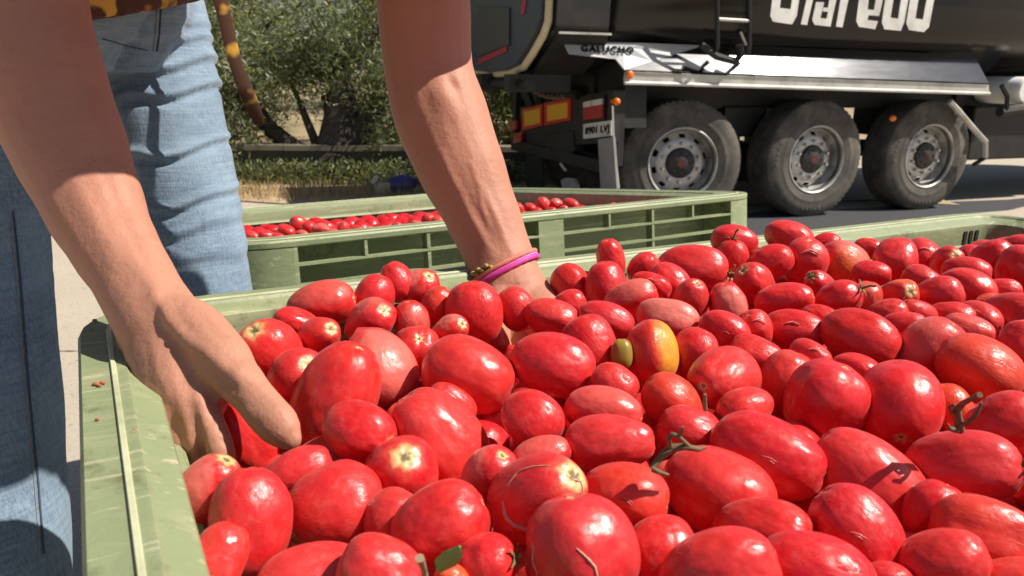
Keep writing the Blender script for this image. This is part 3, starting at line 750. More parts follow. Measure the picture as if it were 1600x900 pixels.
# mud flaps, exhaust-like round reflector, chain
rquad([(934, 218), (958, 214), (967, 340), (941, 340)], -.09, .02, 'mud_flap', M_flap)
rquad([(822, 236), (846, 232), (850, 340), (824, 340)], .06, .02, 'mud_flap', M_frame)
m = MB(); m.tube([rp(957, 165, -.03), rp(959, 220, -.03), rp(967, 294, -.03)], .008, 6); m.build('cable', M_band, trk)
rquad([(851, 210), (894, 204), (897, 236), (890, 242), (856, 244)], -.02, .06, 'rear_box', M_frame, bevel=.01)
rquad([(876, 282), (884, 278), (896, 279), (901, 290), (901, 304), (880, 304)], -.04, .03, 'jack_pad', simple('jack_grey', (.30, .29, .28), .7, var=.25))
m = MB(); m.tube([rp(876, 256, -.03), rp(884, 266, -.03)], .012, 6); m.build('pin', M_white, trk)
# hoses and gear in the gap under the gate
m = MB()
m.tube([rp(790, 112, -.25), rp(840, 122, -.1), rp(905, 104, 0)], .03, 8); m.tube([rp(800, 120, -.2), rp(850, 140, -.05), rp(905, 148, 0)], .045, 8)
m.tube([rp(815, 130, -.1), rp(830, 165, 0)], .05, 8); m.build('rear_struts', M_frame, trk, smooth=True)
m = MB(); m.prism([rp(*q, .1) for q in ((815, 118), (905, 100), (976, 96), (976, 200), (815, 200))], Vector((.2, 0, 0))); m.build('rear_crossmember', M_frame, trk)
cme = None
lm = MB(); N = 10; rg = []
for i in range(N):
    a = 2 * math.pi * i / N; c = Vector((math.cos(a) * .028, math.sin(a) * .017, 0)); n = Vector((math.cos(a), math.sin(a), 0))
    rg.append([c + n * (.006 * math.cos(b)) + ZZ * (.006 * math.sin(b)) for b in [2 * math.pi * j / 5 for j in range(5)]])
lm.rings(rg + [rg[0]], caps=False); cme = lm.mesh('chain_link', M_rust, True, 80)
ca, cb_ = rp(812, 126, -.15), rp(884, 152, -.05); L = (cb_ - ca).length; n = int(L / .042)
for i in range(n):
    t = (i + .5) / n; p = ca + (cb_ - ca) * t - ZZ * (.10 * math.sin(math.pi * t) * .6)
    d = (cb_ - ca).normalized(); q = d.to_track_quat('X', 'Z') @ Quaternion((1, 0, 0), (i % 2) * math.pi / 2)
    o = link('chain_link', cme, trk); o.location = p; o.rotation_mode = 'QUATERNION'; o.rotation_quaternion = q
# tractor unit's gear at the right edge: white tank end and dark wheel
tr = empty('tractor_unit', TR, 'dark rear of the tractor unit with a white tank at the right edge', 'truck')
m = MB(); m.lathe([(.001, 0), (.11, 0), (.135, .03), (.135, .5), (.001, .5)], 24, org=tuple(tv(1606, 142, .0))); m.build('tank', M_white, tr, smooth=True, angle=40)
m = MB(); c = tv(1574, 150, -.03); m.tube([c + Vector((-.1, 0, .1)), c, c + Vector((.02, 0, -.12))], .025, 6); m.tube([tv(1562, 175, 0), tv(1600, 170, 0)], .05, 8); m.build('brackets', M_frame, tr)
s5 = tl(1660, 250)[0]
m = MB(); m.box(tl(1555, 200)[0], s5 + 2.5, .5, 1.9, .62, 1.2); m.build('frame', M_frame, tr)

# ================================================================== TOMATOES
k = NT('tomato_skin'); co = k.coord('Object')
oi = k.n('ShaderNodeObjectInfo'); rnd = oi.outputs['Random']
off = k.n('ShaderNodeVectorMath', operation='ADD'); k.l(co, off.inputs[0])
cmb = k.n('ShaderNodeCombineXYZ'); k.l(k.math('MULTIPLY', rnd, 37.), cmb.inputs[0]); k.l(k.math('MULTIPLY', rnd, 91.), cmb.inputs[1]); k.l(cmb.outputs[0], off.inputs[1])
oc = off.outputs[0]
red = k.mix(rnd, (.58, .004, .013), (.66, .010, .017))
red = k.mix(k.ramp(k.noise(oc, 1.6, 4, .6), [(.45, 0.), (.72, .45)]), red, (.68, .030, .022))
# blush of orange / yellow on one flank
sep = k.n('ShaderNodeSeparateXYZ'); k.l(co, sep.inputs[0])
nz = k.noise(oc, 1.5, 3)
side = k.math('ADD', k.math('MULTIPLY', sep.outputs[0], .9), k.math('MULTIPLY', k.math('SUBTRACT', nz, .5), .9))
yel = k.math('MULTIPLY', k.ramp(side, [(.12, 0.), (.62, 1.)]), k.attr('yellow'), clamp=True)
red = k.mix(yel, red, (.80, .34, .02))
red = k.mix(k.attr('orange'), red, (.74, .13, .02))
# dusty, sun-bleached skin
red = k.mix(k.math('MULTIPLY', k.attr('dull'), k.ramp(k.noise(oc, 1.1, 5, .65), [(.30, .35), (.70, 1.)])), red, (.62, .075, .075))
dust = k.math('MULTIPLY', k.ramp(k.noise(oc, 3.2, 6, .68), [(.40, 0.), (.72, 1.)]), .18)
red = k.mix(dust, red, (.70, .12, .11))
side2 = k.math('ADD', k.math('MULTIPLY', sep.outputs[1], .9), k.math('MULTIPLY', k.math('SUBTRACT', k.noise(oc, 2.2, 4), .5), .8))
pale = k.math('MULTIPLY', k.ramp(side2, [(.28, 0.), (.55, 1.)]), k.attr('pale'), clamp=True)
red = k.mix(pale, red, (.72, .22, .17))
# scattered pale specks and small dark blemishes
red = k.mix(k.ramp(k.noise(oc, 20, 3, .65), [(.66, 0.), (.74, .55)]), red, (.76, .30, .24))
red = k.mix(k.math('MULTIPLY', k.ramp(k.noise(oc, 2.3, 8, .75), [(.55, 0.), (.66, 1.)]), .17), red, (.72, .24, .20))
red = k.mix(k.ramp(k.noise(oc, 6, 5, .75, 1.), [(.68, 0.), (.76, .75)]), red, (.34, .12, .06))
# stem scar: corky rosette round the pole
r2 = k.math('SQRT', k.math('ADD', k.math('MULTIPLY', sep.outputs[0], sep.outputs[0]), k.math('MULTIPLY', sep.outputs[1], sep.outputs[1])))
zc = k.math('GREATER_THAN', sep.outputs[2], .3)
at2 = k.math('ARCTAN2', sep.outputs[1], sep.outputs[0])
star = k.math('MULTIPLY', k.math('SINE', k.math('MULTIPLY', at2, 6.)), .10)
rn = k.math('DIVIDE', k.math('ADD', r2, k.math('ADD', k.math('MULTIPLY', k.math('SUBTRACT', k.noise(oc, 7, 4), .5), .22), k.math('MULTIPLY', star, r2))), k.math('MAXIMUM', k.attr('scar'), .02))
cork = k.math('MULTIPLY', k.ramp(rn, [(.0, 1.), (.20, 1.), (.36, 0.)]), zc)
rimc = k.math('MULTIPLY', k.ramp(rn, [(.22, 1.), (.52, 0.)]), k.math('MULTIPLY', zc, .5))
red = k.mix(rimc, red, (.70, .20, .09))
red = k.mix(cork, red, (.62, .46, .20))
red = k.mix(k.math('MULTIPLY', k.ramp(rn, [(.08, 1.), (.16, 0.)]), k.math('MULTIPLY', zc, .9)), red, (.13, .09, .04))
k.col(red)
k.l(k.ramp(k.noise(oc, 3, 5, .7), [(.3, .23), (.75, .47)]), k.b.inputs['Roughness'])
k.b.inputs['Specular IOR Level'].default_value = .5
k.b.inputs['Sheen Weight'].default_value = .09; k.b.inputs['Sheen Roughness'].default_value = .45; k.b.inputs['Sheen Tint'].default_value = (1, .75, .7, 1)
k.b.inputs['Subsurface Weight'].default_value = .07; k.b.inputs['Subsurface Radius'].default_value = (.012, .002, .001); k.b.inputs['Subsurface Scale'].default_value = .5
wr = k.ramp(k.noise(k.mapping(oc, (7, 7, 1.6)), 1, 4, .6, .8), [(.50, 0.), (.62, 1.)])
k.bump(k.math('ADD', k.math('ADD', k.noise(oc, 1.8, 2, .4), k.math('MULTIPLY', k.noise(oc, 14, 4, .6), .05)), k.math('MULTIPLY', k.math('MULTIPLY', wr, k.attr('wrinkle')), .16)), .16, .02)
M_tom = k.m
M_fold = simple('folded_skin', (.62, .12, .09), .4)
M_crack = simple('healed_crack', (.58, .33, .24), .7, var=.3, scale=9)
M_split = simple('open_split', (.42, .03, .02), .3)
M_calyx = simple('dry_calyx', (.17, .14, .05), .9, var=.5, scale=8)
M_green = simple('fresh_calyx', (.20, .26, .07), .7, var=.4, scale=8)
M_leafg = leafmat('green_leaf', (.30, .36, .16), .4)

def tomato_mesh(seed, nu=36, nv=22):
    """unit plum tomato about z; the stem end is +z"""
    r = random.Random(seed); ph = r.uniform(0, 6.28); lob = r.choice([2, 3, 3, 4]); la = r.uniform(.01, .045)
    sh = r.uniform(-.16, .20); box = r.uniform(2.0, 2.45); nub = r.choice([0, 0, 0, .05, .09]); dim = r.uniform(.03, .09)
    bumps = [(Vector((r.gauss(0, 1), r.gauss(0, 1), r.gauss(0, .6))).normalized(), r.uniform(-.10, .045), r.uniform(5, 20)) for _ in range(8)]
    bend = r.uniform(-.06, .06)
    m = MB(); vs = []; fs = []
    def pt(t, a):
        c, s_ = math.cos(t), math.sin(t)
        e = 2 / box; z = math.copysign(abs(c) ** e, c); w = abs(s_) ** e
        w *= 1 - sh * z * .8
        d = Vector((s_ * math.cos(a), s_ * math.sin(a), c))
        g = 1 + la * math.cos(lob * a + ph) * s_ + sum(b * math.exp(-q * (1 - d.dot(v)) * 2) for v, b, q in bumps)
        rr = w * g; zz = z * (1 + (g - 1) * .6)
        rad = math.sin(t)
        if c > 0: zz -= dim * math.exp(-(rad / .22) ** 2) * (1 + .3 * math.cos(5 * a))
        else: zz -= nub * math.exp(-(rad / .16) ** 2)
        return (rr * math.cos(a) + bend * zz * zz, rr * math.sin(a), zz)
    vs.append(pt(1e-4, 0))
    for j in range(1, nv):
        t = math.pi * j / nv
        for i in range(nu): vs.append(pt(t, 2 * math.pi * i / nu))
    vs.append(pt(math.pi - 1e-4, 0)); L = len(vs) - 1
    for i in range(nu):
        n = (i + 1) % nu
        fs += [(0, 1 + i, 1 + n), (L, L - nu + n, L - nu + i)]
        for j in range(nv - 2):
            a = 1 + j * nu; fs.append((a + i, a + nu + i, a + nu + n, a + n))
    m.add(vs, fs); me = m.mesh('tomato', M_tom, True, 180)
    return me
TM = [tomato_mesh(100 + i) for i in range(14)]

def calyx_mesh(seed, mat, stalk=.55, n=5, L=.75):
    r = random.Random(seed); m = MB()
    for i in range(n):
        a = 6.28 * i / n + r.uniform(-.2, .2); l = L * r.uniform(.7, 1.2); lift = r.uniform(.02, .3); curl = r.uniform(-.2, .35)
        d = Vector((math.cos(a), math.sin(a), 0)); s_ = Vector((-d.y, d.x, 0)); rg = []
        for q in range(6):
            t = q / 5; c = d * (l * t) + Vector((0, 0, .97 + lift * t * 1.4 * (1 - t * .5) - (l * t) ** 2 * .42 + curl * t * t * .4)); w = .085 * (1 - t) ** .7 * (1 + .6 * t) + .008
            tw = r.uniform(-.4, .4); n_ = Vector((0, 0, 1)); sd = s_ * math.cos(tw * t) + n_ * math.sin(tw * t)
            rg.append([c + sd * w, c + n_ * .02, c - sd * w, c - n_ * .012])
        m.rings(rg)
    a = r.uniform(0, 6.28); b = Vector((math.cos(a), math.sin(a), 0))
    if stalk: m.tube([Vector((0, 0, .9)), Vector((0, 0, 1.02)) + b * .05 * stalk, Vector((0, 0, 1.0 + stalk * .5)) + b * .25 * stalk, Vector((0, 0, 1.0 + stalk * .7)) + b * .55 * stalk], [.085, .07, .055, .07], 6)
    return m.mesh('calyx', mat, True, 60)
CAL = {'k': [calyx_mesh(1, M_calyx), calyx_mesh(2, M_calyx, .3, 6, .6), calyx_mesh(3, M_calyx, .75, 5, .55)], 'g': [calyx_mesh(4, M_green, .9, 5, .62)]}

G_NEAR = 'tomatoes heaped in the near bin'
def heap_d(py): return .190 + .036 * (py - 420) / 440
TOMS = []
def orient(px, py, ang, tilt):
    v = ray(px, py).normalized() * -1
    rr = (RT - v * RT.dot(v)).normalized(); uu = v.cross(rr)
    a = R_(ang); t = R_(tilt)
    return (rr * math.cos(a) + uu * math.sin(a)) * math.cos(t) + v * math.sin(t)
def add_tom(x, y, L, Wd, ang, tilt, fl, label, d=None, name='tomato', group=G_NEAR):
    if d is None:
        r = ray(x, y); d = -heap_d(y) / r.z
    if 'B' in fl.split(): d = .535
    while name == 'tomato' and (BIN1.inverted() @ P(x, y, d)).y > .5 - .055 - Wd / 2 * d / FPX * .8 and d > .3: d -= .004
    Wd *= 1.06; L *= 1.05
    b = Wd / 2 * d / FPX; t = R_(tilt); l = L / 2 * d / FPX
    a = math.sqrt(max(1e-9, l * l - (b * math.sin(t)) ** 2)) / max(.3, math.cos(t)); a = min(max(a, b * .92), b * 1.55)
    TOMS.append(dict(x=x, y=y, d=d, a=a, b=b, ang=ang, tilt=tilt, fl=fl, label=label, group=group, name=name))
# x, y, long px, short px, stem direction (deg), tilt to the viewer, flags, label
T = [
(502,476,112,68,12,15,'s.5 p.3 V','plump glossy tomato at the back left against the far bin wall'),
(585,464,70,60,70,10,'','pale topped egg shaped tomato at the far wall, left of the mottled one'),
(655,458,72,58,60,40,'s.9 p.7','mottled pink tomato with corky top in front of the far wall, near the bracelets'),
(622,440,64,50,120,0,'','dark shaded tomato peeking out behind the mottled pink one at the far wall'),
(577,505,82,66,40,55,'s.8 p.4','dull tomato with a dark stem hole just behind the bleached one'),
(642,502,64,54,100,20,'p.35','small pale capped tomato below the mottled pink one'),
(702,518,60,48,30,50,'s1.0 p.6','small tomato with a pale torn cap behind the big boxy one'),
(683,480,66,52,60,10,'o.2','plain red tomato wedged left of the bracelets'),
(742,490,100,86,100,10,'','big smooth tomato right under the bracelets'),
(422,552,104,90,125,40,'s1.1','round tomato with a dry ring scar, first one right of the left wrist'),
(464,508,74,50,-20,0,'','tomato squeezed between the ring scarred one and the far wall'),
(499,526,66,58,35,58,'s1.0','little tomato with a pale open scar behind the tall leaning one'),
(463,590,90,84,45,58,'s1.0','tomato with a cratered yellow scar above the thumb'),
(527,622,172,124,68,20,'V','tall leaning tomato standing over the thumb tip'),
(592,576,130,104,-60,10,'p.55 V','tomato with a large bleached shoulder behind the tall leaning one'),
(650,556,86,76,80,62,'s.55','tomato with a small yellow star scar facing up, right of the bleached one'),
(733,586,142,114,-20,10,'o.12 V','big boxy glossy tomato in the middle left of the heap'),
(561,675,114,92,-20,35,'s.7 n','cracked marked tomato directly right of the thumb tip'),
(688,690,176,124,128,10,'V','large long tomato slanting down in the centre left'),
(627,742,118,114,80,66,'s1.1','round tomato with a brown cratered scar staring at the viewer'),
(705,632,80,54,140,10,'','tomato showing only its back above the large slanting one'),
(468,736,116,66,25,0,'','bright smooth tomato just below the thumb tip'),
(392,688,140,92,-45,5,'V B','wet bright tomato held between thumb and fingers'),
(324,772,122,92,65,30,'s1.0 p.5 y.4','dirty bruised tomato beside the left rim, below the fingers'),
(392,815,164,117,96,8,'V','upright egg shaped tomato next to the left rim at the front'),
(524,797,156,138,15,10,'V','broad rounded tomato to the right of the upright egg shaped one'),
(340,872,110,84,70,0,'','shaded tomato squeezed between the left rim and the upright one'),
(490,916,176,128,14,5,'V','smooth tomato cut by the lower edge, below the broad rounded one'),
(597,898,132,112,-20,5,'','tomato at the lower edge with a small highlight, left of the leaf'),
(689,821,148,120,28,10,'V','half shaded tomato above the green leaf at the front'),
(614,812,96,84,60,0,'','shadowed tomato deep between the cratered and the half shaded ones'),
(840,776,150,122,28,42,'s1.3 C','tomato with healed white cracks and yellow scar near the front'),
(906,862,172,165,100,15,'C V','big round front tomato with a curling white crack line'),
(976,776,134,102,-12,8,'o.3 d','orange tinted long tomato with a wrinkled dent on its flank'),
(953,692,136,88,4,8,'n','rosy tomato with a knobbly right tip in the centre'),
(1122,768,170,130,-26,10,'V','big glossy tomato in front of the detached green stem'),
(1085,680,112,84,160,20,'','rounded tomato lying just behind the detached green stem'),
(768,742,90,84,60,45,'s.6 p.5','pinkish speckled tomato left behind the white cracked one'),
(846,714,94,60,20,0,'p.3','flat speckled tomato behind the white cracked one'),
(832,655,98,88,-40,5,'','red tomato right in the middle below the two in the hand'),
(1036,866,116,112,30,0,'','dark fully shaded tomato right of the big round front one'),
(1124,896,182,132,14,8,'V','front tomato at the lower edge with pale patch on its top'),
(760,880,92,84,10,20,'k','shadowed tomato with dry stem right of the green leaf'),
(864,571,130,96,-14,5,'V','large glossy tomato lying under the fingers of the braceleted hand'),
(922,541,92,80,-60,10,'n','tomato tucked between the large glossy one and the orange sided one'),
(862,496,106,54,-16,5,'','long tomato resting on the fingers of the braceleted hand'),
(808,482,70,58,120,10,'','tomato lying over the knuckles of the braceleted hand'),
(1018,549,96,76,-85,5,'y1.0 Q','tomato with a bright orange yellow right side'),
(971,553,46,34,90,10,'Z','greenish yellow unripe tomato peeping out left of the orange sided one'),
(961,600,74,58,-25,5,'','small smooth tomato below the greenish yellow one'),
(944,643,130,76,-10,8,'n p.3','long tomato with a knob at its right end, above the rosy knobbly one'),
(1050,628,98,78,140,15,'o.45','tomato with orange top and dried tip below the orange sided one'),
(1129,592,104,94,200,60,'s.5','round tomato with a greenish blur at its stem end right of centre'),
(1085,552,78,68,60,10,'','plain tomato directly right of the orange sided one'),
(1043,499,98,62,-14,8,'p.75','tomato with a grey bleached patch above the orange sided one'),
(1133,517,80,60,-30,5,'d','tomato with a deep little dent at its lower right, right of the bleached patch one'),
(1137,473,64,56,100,15,'p.7 n','purplish pale small tomato with a stub on top'),
(1079,470,68,54,70,35,'s.6','small tomato with a dented corky mark left of the purplish one'),
(985,468,94,54,20,10,'p.5','long tomato with a chafed left end beyond the hand'),
(1018,447,62,42,-20,10,'c','small tomato with a split along its back beyond the hand'),
(1047,441,70,54,-40,5,'','rounded tomato under the long far one with the dried vine tip'),
(947,446,74,66,100,10,'','smooth tomato standing up near the far wall right of the bracelets'),
(893,443,64,56,-50,10,'','tomato with a wet wrinkled corner nearest the wrist with bracelets'),
(954,406,64,44,100,20,'n','pointed tomato at the far wall, topmost right of the bracelets'),
(889,476,54,42,30,10,'','small tomato touching the braceleted hand on its right'),
(947,500,92,56,-16,5,'','smooth tomato between the long resting one and the bleached patch one'),
(1083,418,112,68,-8,5,'k V','longest tomato by the far wall, with dried vine threads at its right end'),
(1005,418,52,44,40,10,'','small tomato at the far wall between the pointed one and the longest one'),
(1147,377,70,50,170,10,'','highest tomato by the ribbed corner of the second bin'),
(1145,404,58,48,90,5,'k','tomato with a dead calyx under the highest far one'),
(1207,409,64,52,20,10,'','rounded tomato by the far wall right of the dead calyx'),
(1233,371,74,52,-20,5,'','tomato rising above the far rim in front of the middle wheel'),
(1258,410,76,64,80,25,'c','tomato with a puckered split near the top, below the one above the rim'),
(1316,414,76,70,140,35,'s.5 p.5 y.3','large dull tomato with a brown blotchy patch at the back'),
(1292,380,42,32,0,5,'','tiny visible back of a tomato left of the blotchy one at the rim'),
(1357,389,42,32,0,5,'','small tomato showing at the far wall between two big round ones'),
(1399,407,72,66,-100,30,'s.4','round bright tomato at the back with a faint dark tip'),
(1441,399,58,48,-60,30,'c s.6','tomato with a dark cracked rim beside the round bright back one'),
(1478,408,50,42,30,62,'s1.3','small tomato with a ring shaped scar under the three slots'),
(1362,428,56,40,0,0,'','shaded tomato below the gap between the big round back ones'),
(1440,439,58,46,-30,10,'','tomato lying below the dark cracked one at the back right'),
(1510,424,92,44,-8,5,'n','slim pointed tomato with an orange tip at the back right'),
(1551,407,68,58,40,10,'','smooth pinkish tomato near the far right corner'),
(1595,418,70,64,80,5,'','shaded tomato cut by the right edge near the far corner'),
(1590,383,54,32,10,5,'','tomato highest by the right edge under the shaded wall'),
(1513,451,80,58,-26,10,'','smooth highlighted tomato below the slim pointed one'),
(1465,463,74,58,20,5,'','plain big tomato right of the one with a yellow scar at the back'),
(1403,462,58,48,20,60,'s1.2 y.3','small tomato with a round yellow scar at the back right'),
(1354,467,54,44,80,10,'o.35 p.4','pale orange tomato in the back between bigger reds'),
(1308,470,76,58,30,15,'k','tomato with a dry star at its left shoulder toward the back'),
(1226,471,100,56,12,10,'s.4','long smooth tomato with a dark speck at its right end in the back'),
(1181,445,70,56,130,40,'s.9','tomato with a chewed ring mark behind the long smooth back one'),
(1281,448,52,42,130,50,'s.9 k','tomato seen mostly as a dry calyx behind the long smooth back one'),
(1565,458,56,46,0,0,'','shaded tomato between the smooth highlighted one and the right edge'),
(1586,497,102,78,-10,30,'s.6 g','purple shaded tomato with a pale green split at the right edge'),
(1241,517,96,60,-8,10,'c','long tomato with fine cracks at its right tip, centre right'),
(1345,528,118,84,-26,8,'V','big smooth tomato with a long soft highlight, right of centre'),
(1282,498,60,40,-20,5,'','small back of a tomato behind the finely cracked one'),
(1385,492,64,44,20,5,'','tomato behind the softly highlighted big one, left of a dried calyx'),
(1412,507,64,40,10,5,'','low tomato showing under the one with a dried pale calyx'),
(1434,490,56,40,150,40,'k s.8','tomato with a dried pale calyx in the upper right part of the heap'),
(1453,546,106,88,50,10,'p.4','tomato with a broken pale streak down its front, right of centre'),
(1487,493,68,42,-10,5,'','flat tomato behind the small pale one on the right'),
(1512,519,74,52,-14,5,'p.3','small smooth pale tomato above the orange shadowed one'),
(1531,497,64,48,-40,30,'c','split tomato with a white curl of torn skin on the right'),
(1551,480,52,42,0,5,'o.6','small orange tomato near the right edge behind the split one'),
(1530,577,122,96,150,10,'o.5','orange tomato crossed by a hard shadow at the right'),
(1603,545,90,76,90,5,'','shaded tomato cut by the right edge beside the orange one'),
(1181,514,58,50,120,40,'c','small tomato with dark stem lines left of the finely cracked long one'),
(1181,556,82,58,-20,5,'','plain rounded tomato above the greenish tipped round one'),
(1226,602,108,84,70,10,'o.2','matt orange red tomato left of the big pair at centre right'),
(1267,555,66,42,-25,20,'c','slim tomato with a crusty crack behind the big pair'),
(1340,583,78,58,-30,5,'','tomato wedged between and behind the big pair'),
(1289,630,130,114,60,15,'V','left one of the two big round tomatoes at centre right'),
(1405,632,134,124,-90,45,'s.45 n V','right one of the big pair, with a greenish nose facing the viewer'),
(1165,638,84,64,200,30,'s.4','shaded dark tomato left under the matt orange red one'),
(1482,638,76,66,100,10,'o.5','orange tomato under the twisted dry stem'),
(1570,664,116,94,20,5,'','half shadowed tomato right of the twisted dry stem'),
(1500,730,166,108,2,8,'g V','long tomato with a pale green calyx at its right end'),
(1199,712,172,116,-22,10,'d V','broad tomato with a folded scar on its front, right of the detached stem'),
(1360,757,194,128,135,10,'V','biggest oval tomato, sloping down to the right, in the right foreground'),
(1338,831,150,116,125,12,'d','dimpled tomato leaning under the biggest oval one'),
(1460,800,96,84,60,5,'','tomato filling the gap right of the biggest oval one'),
(1540,836,154,108,160,10,'o.25','orange shouldered tomato at the lower right'),
(1472,882,134,98,15,10,'','glossy tomato at the lower edge under the orange shouldered one'),
(1588,926,130,96,0,5,'o.2','tomato in the lower right corner'),
(1274,902,174,128,160,10,'V','front tomato with a bright highlight left of the dimpled one'),
(1192,831,160,96,-4,20,'s.4','long tomato with a wrinkled right end between front and glossy ones'),
(1385,912,80,64,0,5,'','small tomato at the lower edge between two large front ones'),
(1042,744,60,44,20,5,'p.3','small pale bit of tomato under the detached green stem'),
(706,905,56,44,150,10,'o.8','orange tip of a tomato right below the green leaf'),
]
for r in T: add_tom(*r)
NMAIN = len(TOMS)
# tomatoes wedged in the gaps below the top layer
FILL_LABEL = 'red tomato wedged low in a shaded gap under the top layer'
rf = random.Random(42)
hx1, hy1 = .6 - .075, .5 - .08
def in_bin(p, m=0.0):
    q = BIN1.inverted() @ p; return abs(q.x) < hx1 - m and abs(q.y) < hy1 - m
cand = []
for lay, dz in ((0, .030), (1, .060)):
    for i in range(23):
        for j in range(19):
            q = Vector((-hx1 + .025 + i * .048 + rf.uniform(-.012, .012) + .024 * (j % 2), -hy1 + .025 + j * .046 + rf.uniform(-.012, .012), 0))
            p = BIN1 @ q
            x, y, d = proj(Vector((p.x, p.y, CAM_H - .215)))
            if d < .15: continue
            p.z = CAM_H - heap_d(min(max(y, 380), 1000)) - dz - rf.uniform(0, .012)
            x, y, d = proj(p)
            if -60 < x < 1660 and 330 < y < 960 and in_bin(p): cand.append((p, x, y, d))
# coarse depth buffer to keep only the fillers that show
BW, BH = 400, 225
def splat(buf, ids, x, y, d, rpx, k_):
    x, y, r = x / 4, y / 4, rpx / 4
    x0, x1, y0, y1 = max(0, int(x - r)), min(BW - 1, int(x + r) + 1), max(0, int(y - r)), min(BH - 1, int(y + r) + 1)
    if x1 < x0 or y1 < y0: return
    yy, xx = np.mgrid[y0:y1 + 1, x0:x1 + 1]; rr = ((xx - x) ** 2 + (yy - y) ** 2) / (r * r)
    dd = np.where(rr < 1, d - rpx * d / FPX * np.sqrt(np.maximum(0, 1 - rr)), 9e9)
    sub = buf[y0:y1 + 1, x0:x1 + 1]; w = dd < sub; sub[w] = dd[w]; ids[y0:y1 + 1, x0:x1 + 1][w] = k_
buf = np.full((BH, BW), 1e9); ids = np.full((BH, BW), -1, int)
for i, t in enumerate(TOMS): splat(buf, ids, t['x'], t['y'], t['d'], math.sqrt(t['a'] * t['b']) * .93 * FPX / t['d'], i)
fil = []
for (p, x, y, d) in cand:
    # keep clear of the named ones
    ok = all((p - P(t['x'], t['y'], t['d'])).length > .030 for t in TOMS)
    if ok: fil.append((p, x, y, d))
for i, (p, x, y, d) in enumerate(fil): splat(buf, ids, x, y, d, .0235 * FPX / d, 1000 + i)
cnt = np.bincount(ids[ids >= 1000].ravel() - 1000, minlength=len(fil)) if (ids >= 1000).any() else np.zeros(len(fil), int)
for i, (p, x, y, d) in enumerate(fil):
    if cnt[i] >= 4:
        b = rf.uniform(.0195, .0235); a = b * rf.uniform(1.05, 1.35)
        TOMS.append(dict(x=x, y=y, d=d, a=a, b=b, ang=rf.uniform(0, 360), tilt=rf.uniform(-20, 60), fl=rf.choice(['', '', 's.6', '', 'o.2', 's.4']), label=FILL_LABEL, group=G_NEAR, name='tomato'))
print('tomatoes named', NMAIN, 'fillers', len(TOMS) - NMAIN)

# relax: slide the rearmost of two overlapping tomatoes back along its own sight line
pos = [P(t['x'], t['y'], t['d']) for t in TOMS]; axs = [orient(t['x'], t['y'], t['ang'], t['tilt']) for t in TOMS]
def ext(t, ax, d):
    c = d.dot(ax) ** 2; return 1 / math.sqrt(c / t['a'] ** 2 + (1 - c) / t['b'] ** 2)
for it in range(26):
    for i in range(len(TOMS)):
        for j in range(i):
            v = pos[i] - pos[j]; L = v.length
            if L > .085 or L < 1e-6: continue
            u = v / L; need = (ext(TOMS[i], axs[i], u) + ext(TOMS[j], axs[j], u)) * .93
            if L < need:
                far, ne = (i, j) if (pos[i] - EYE).length > (pos[j] - EYE).length else (j, i)
                stp = min(.004, (need - L) * .5)
                for q, sg in ((far, 1.0), (ne, -.35)):
                    dr = ray(TOMS[q]['x'], TOMS[q]['y']); nd = TOMS[q]['d'] + sg * stp
                    if abs(nd - (pos[q] - EYE).dot(F)) > 0:
                        np_ = EYE + dr * nd
                        lim = 'B' not in TOMS[q]['fl'].split() and in_bin(np_) and (abs(nd / TOMS[q].setdefault('d0', TOMS[q]['d']) - 1) < .10)
                        if lim:
                            f_ = nd / TOMS[q]['d']; TOMS[q]['d'] = nd; pos[q] = np_
                            if q < NMAIN: TOMS[q]['a'] *= f_; TOMS[q]['b'] *= f_

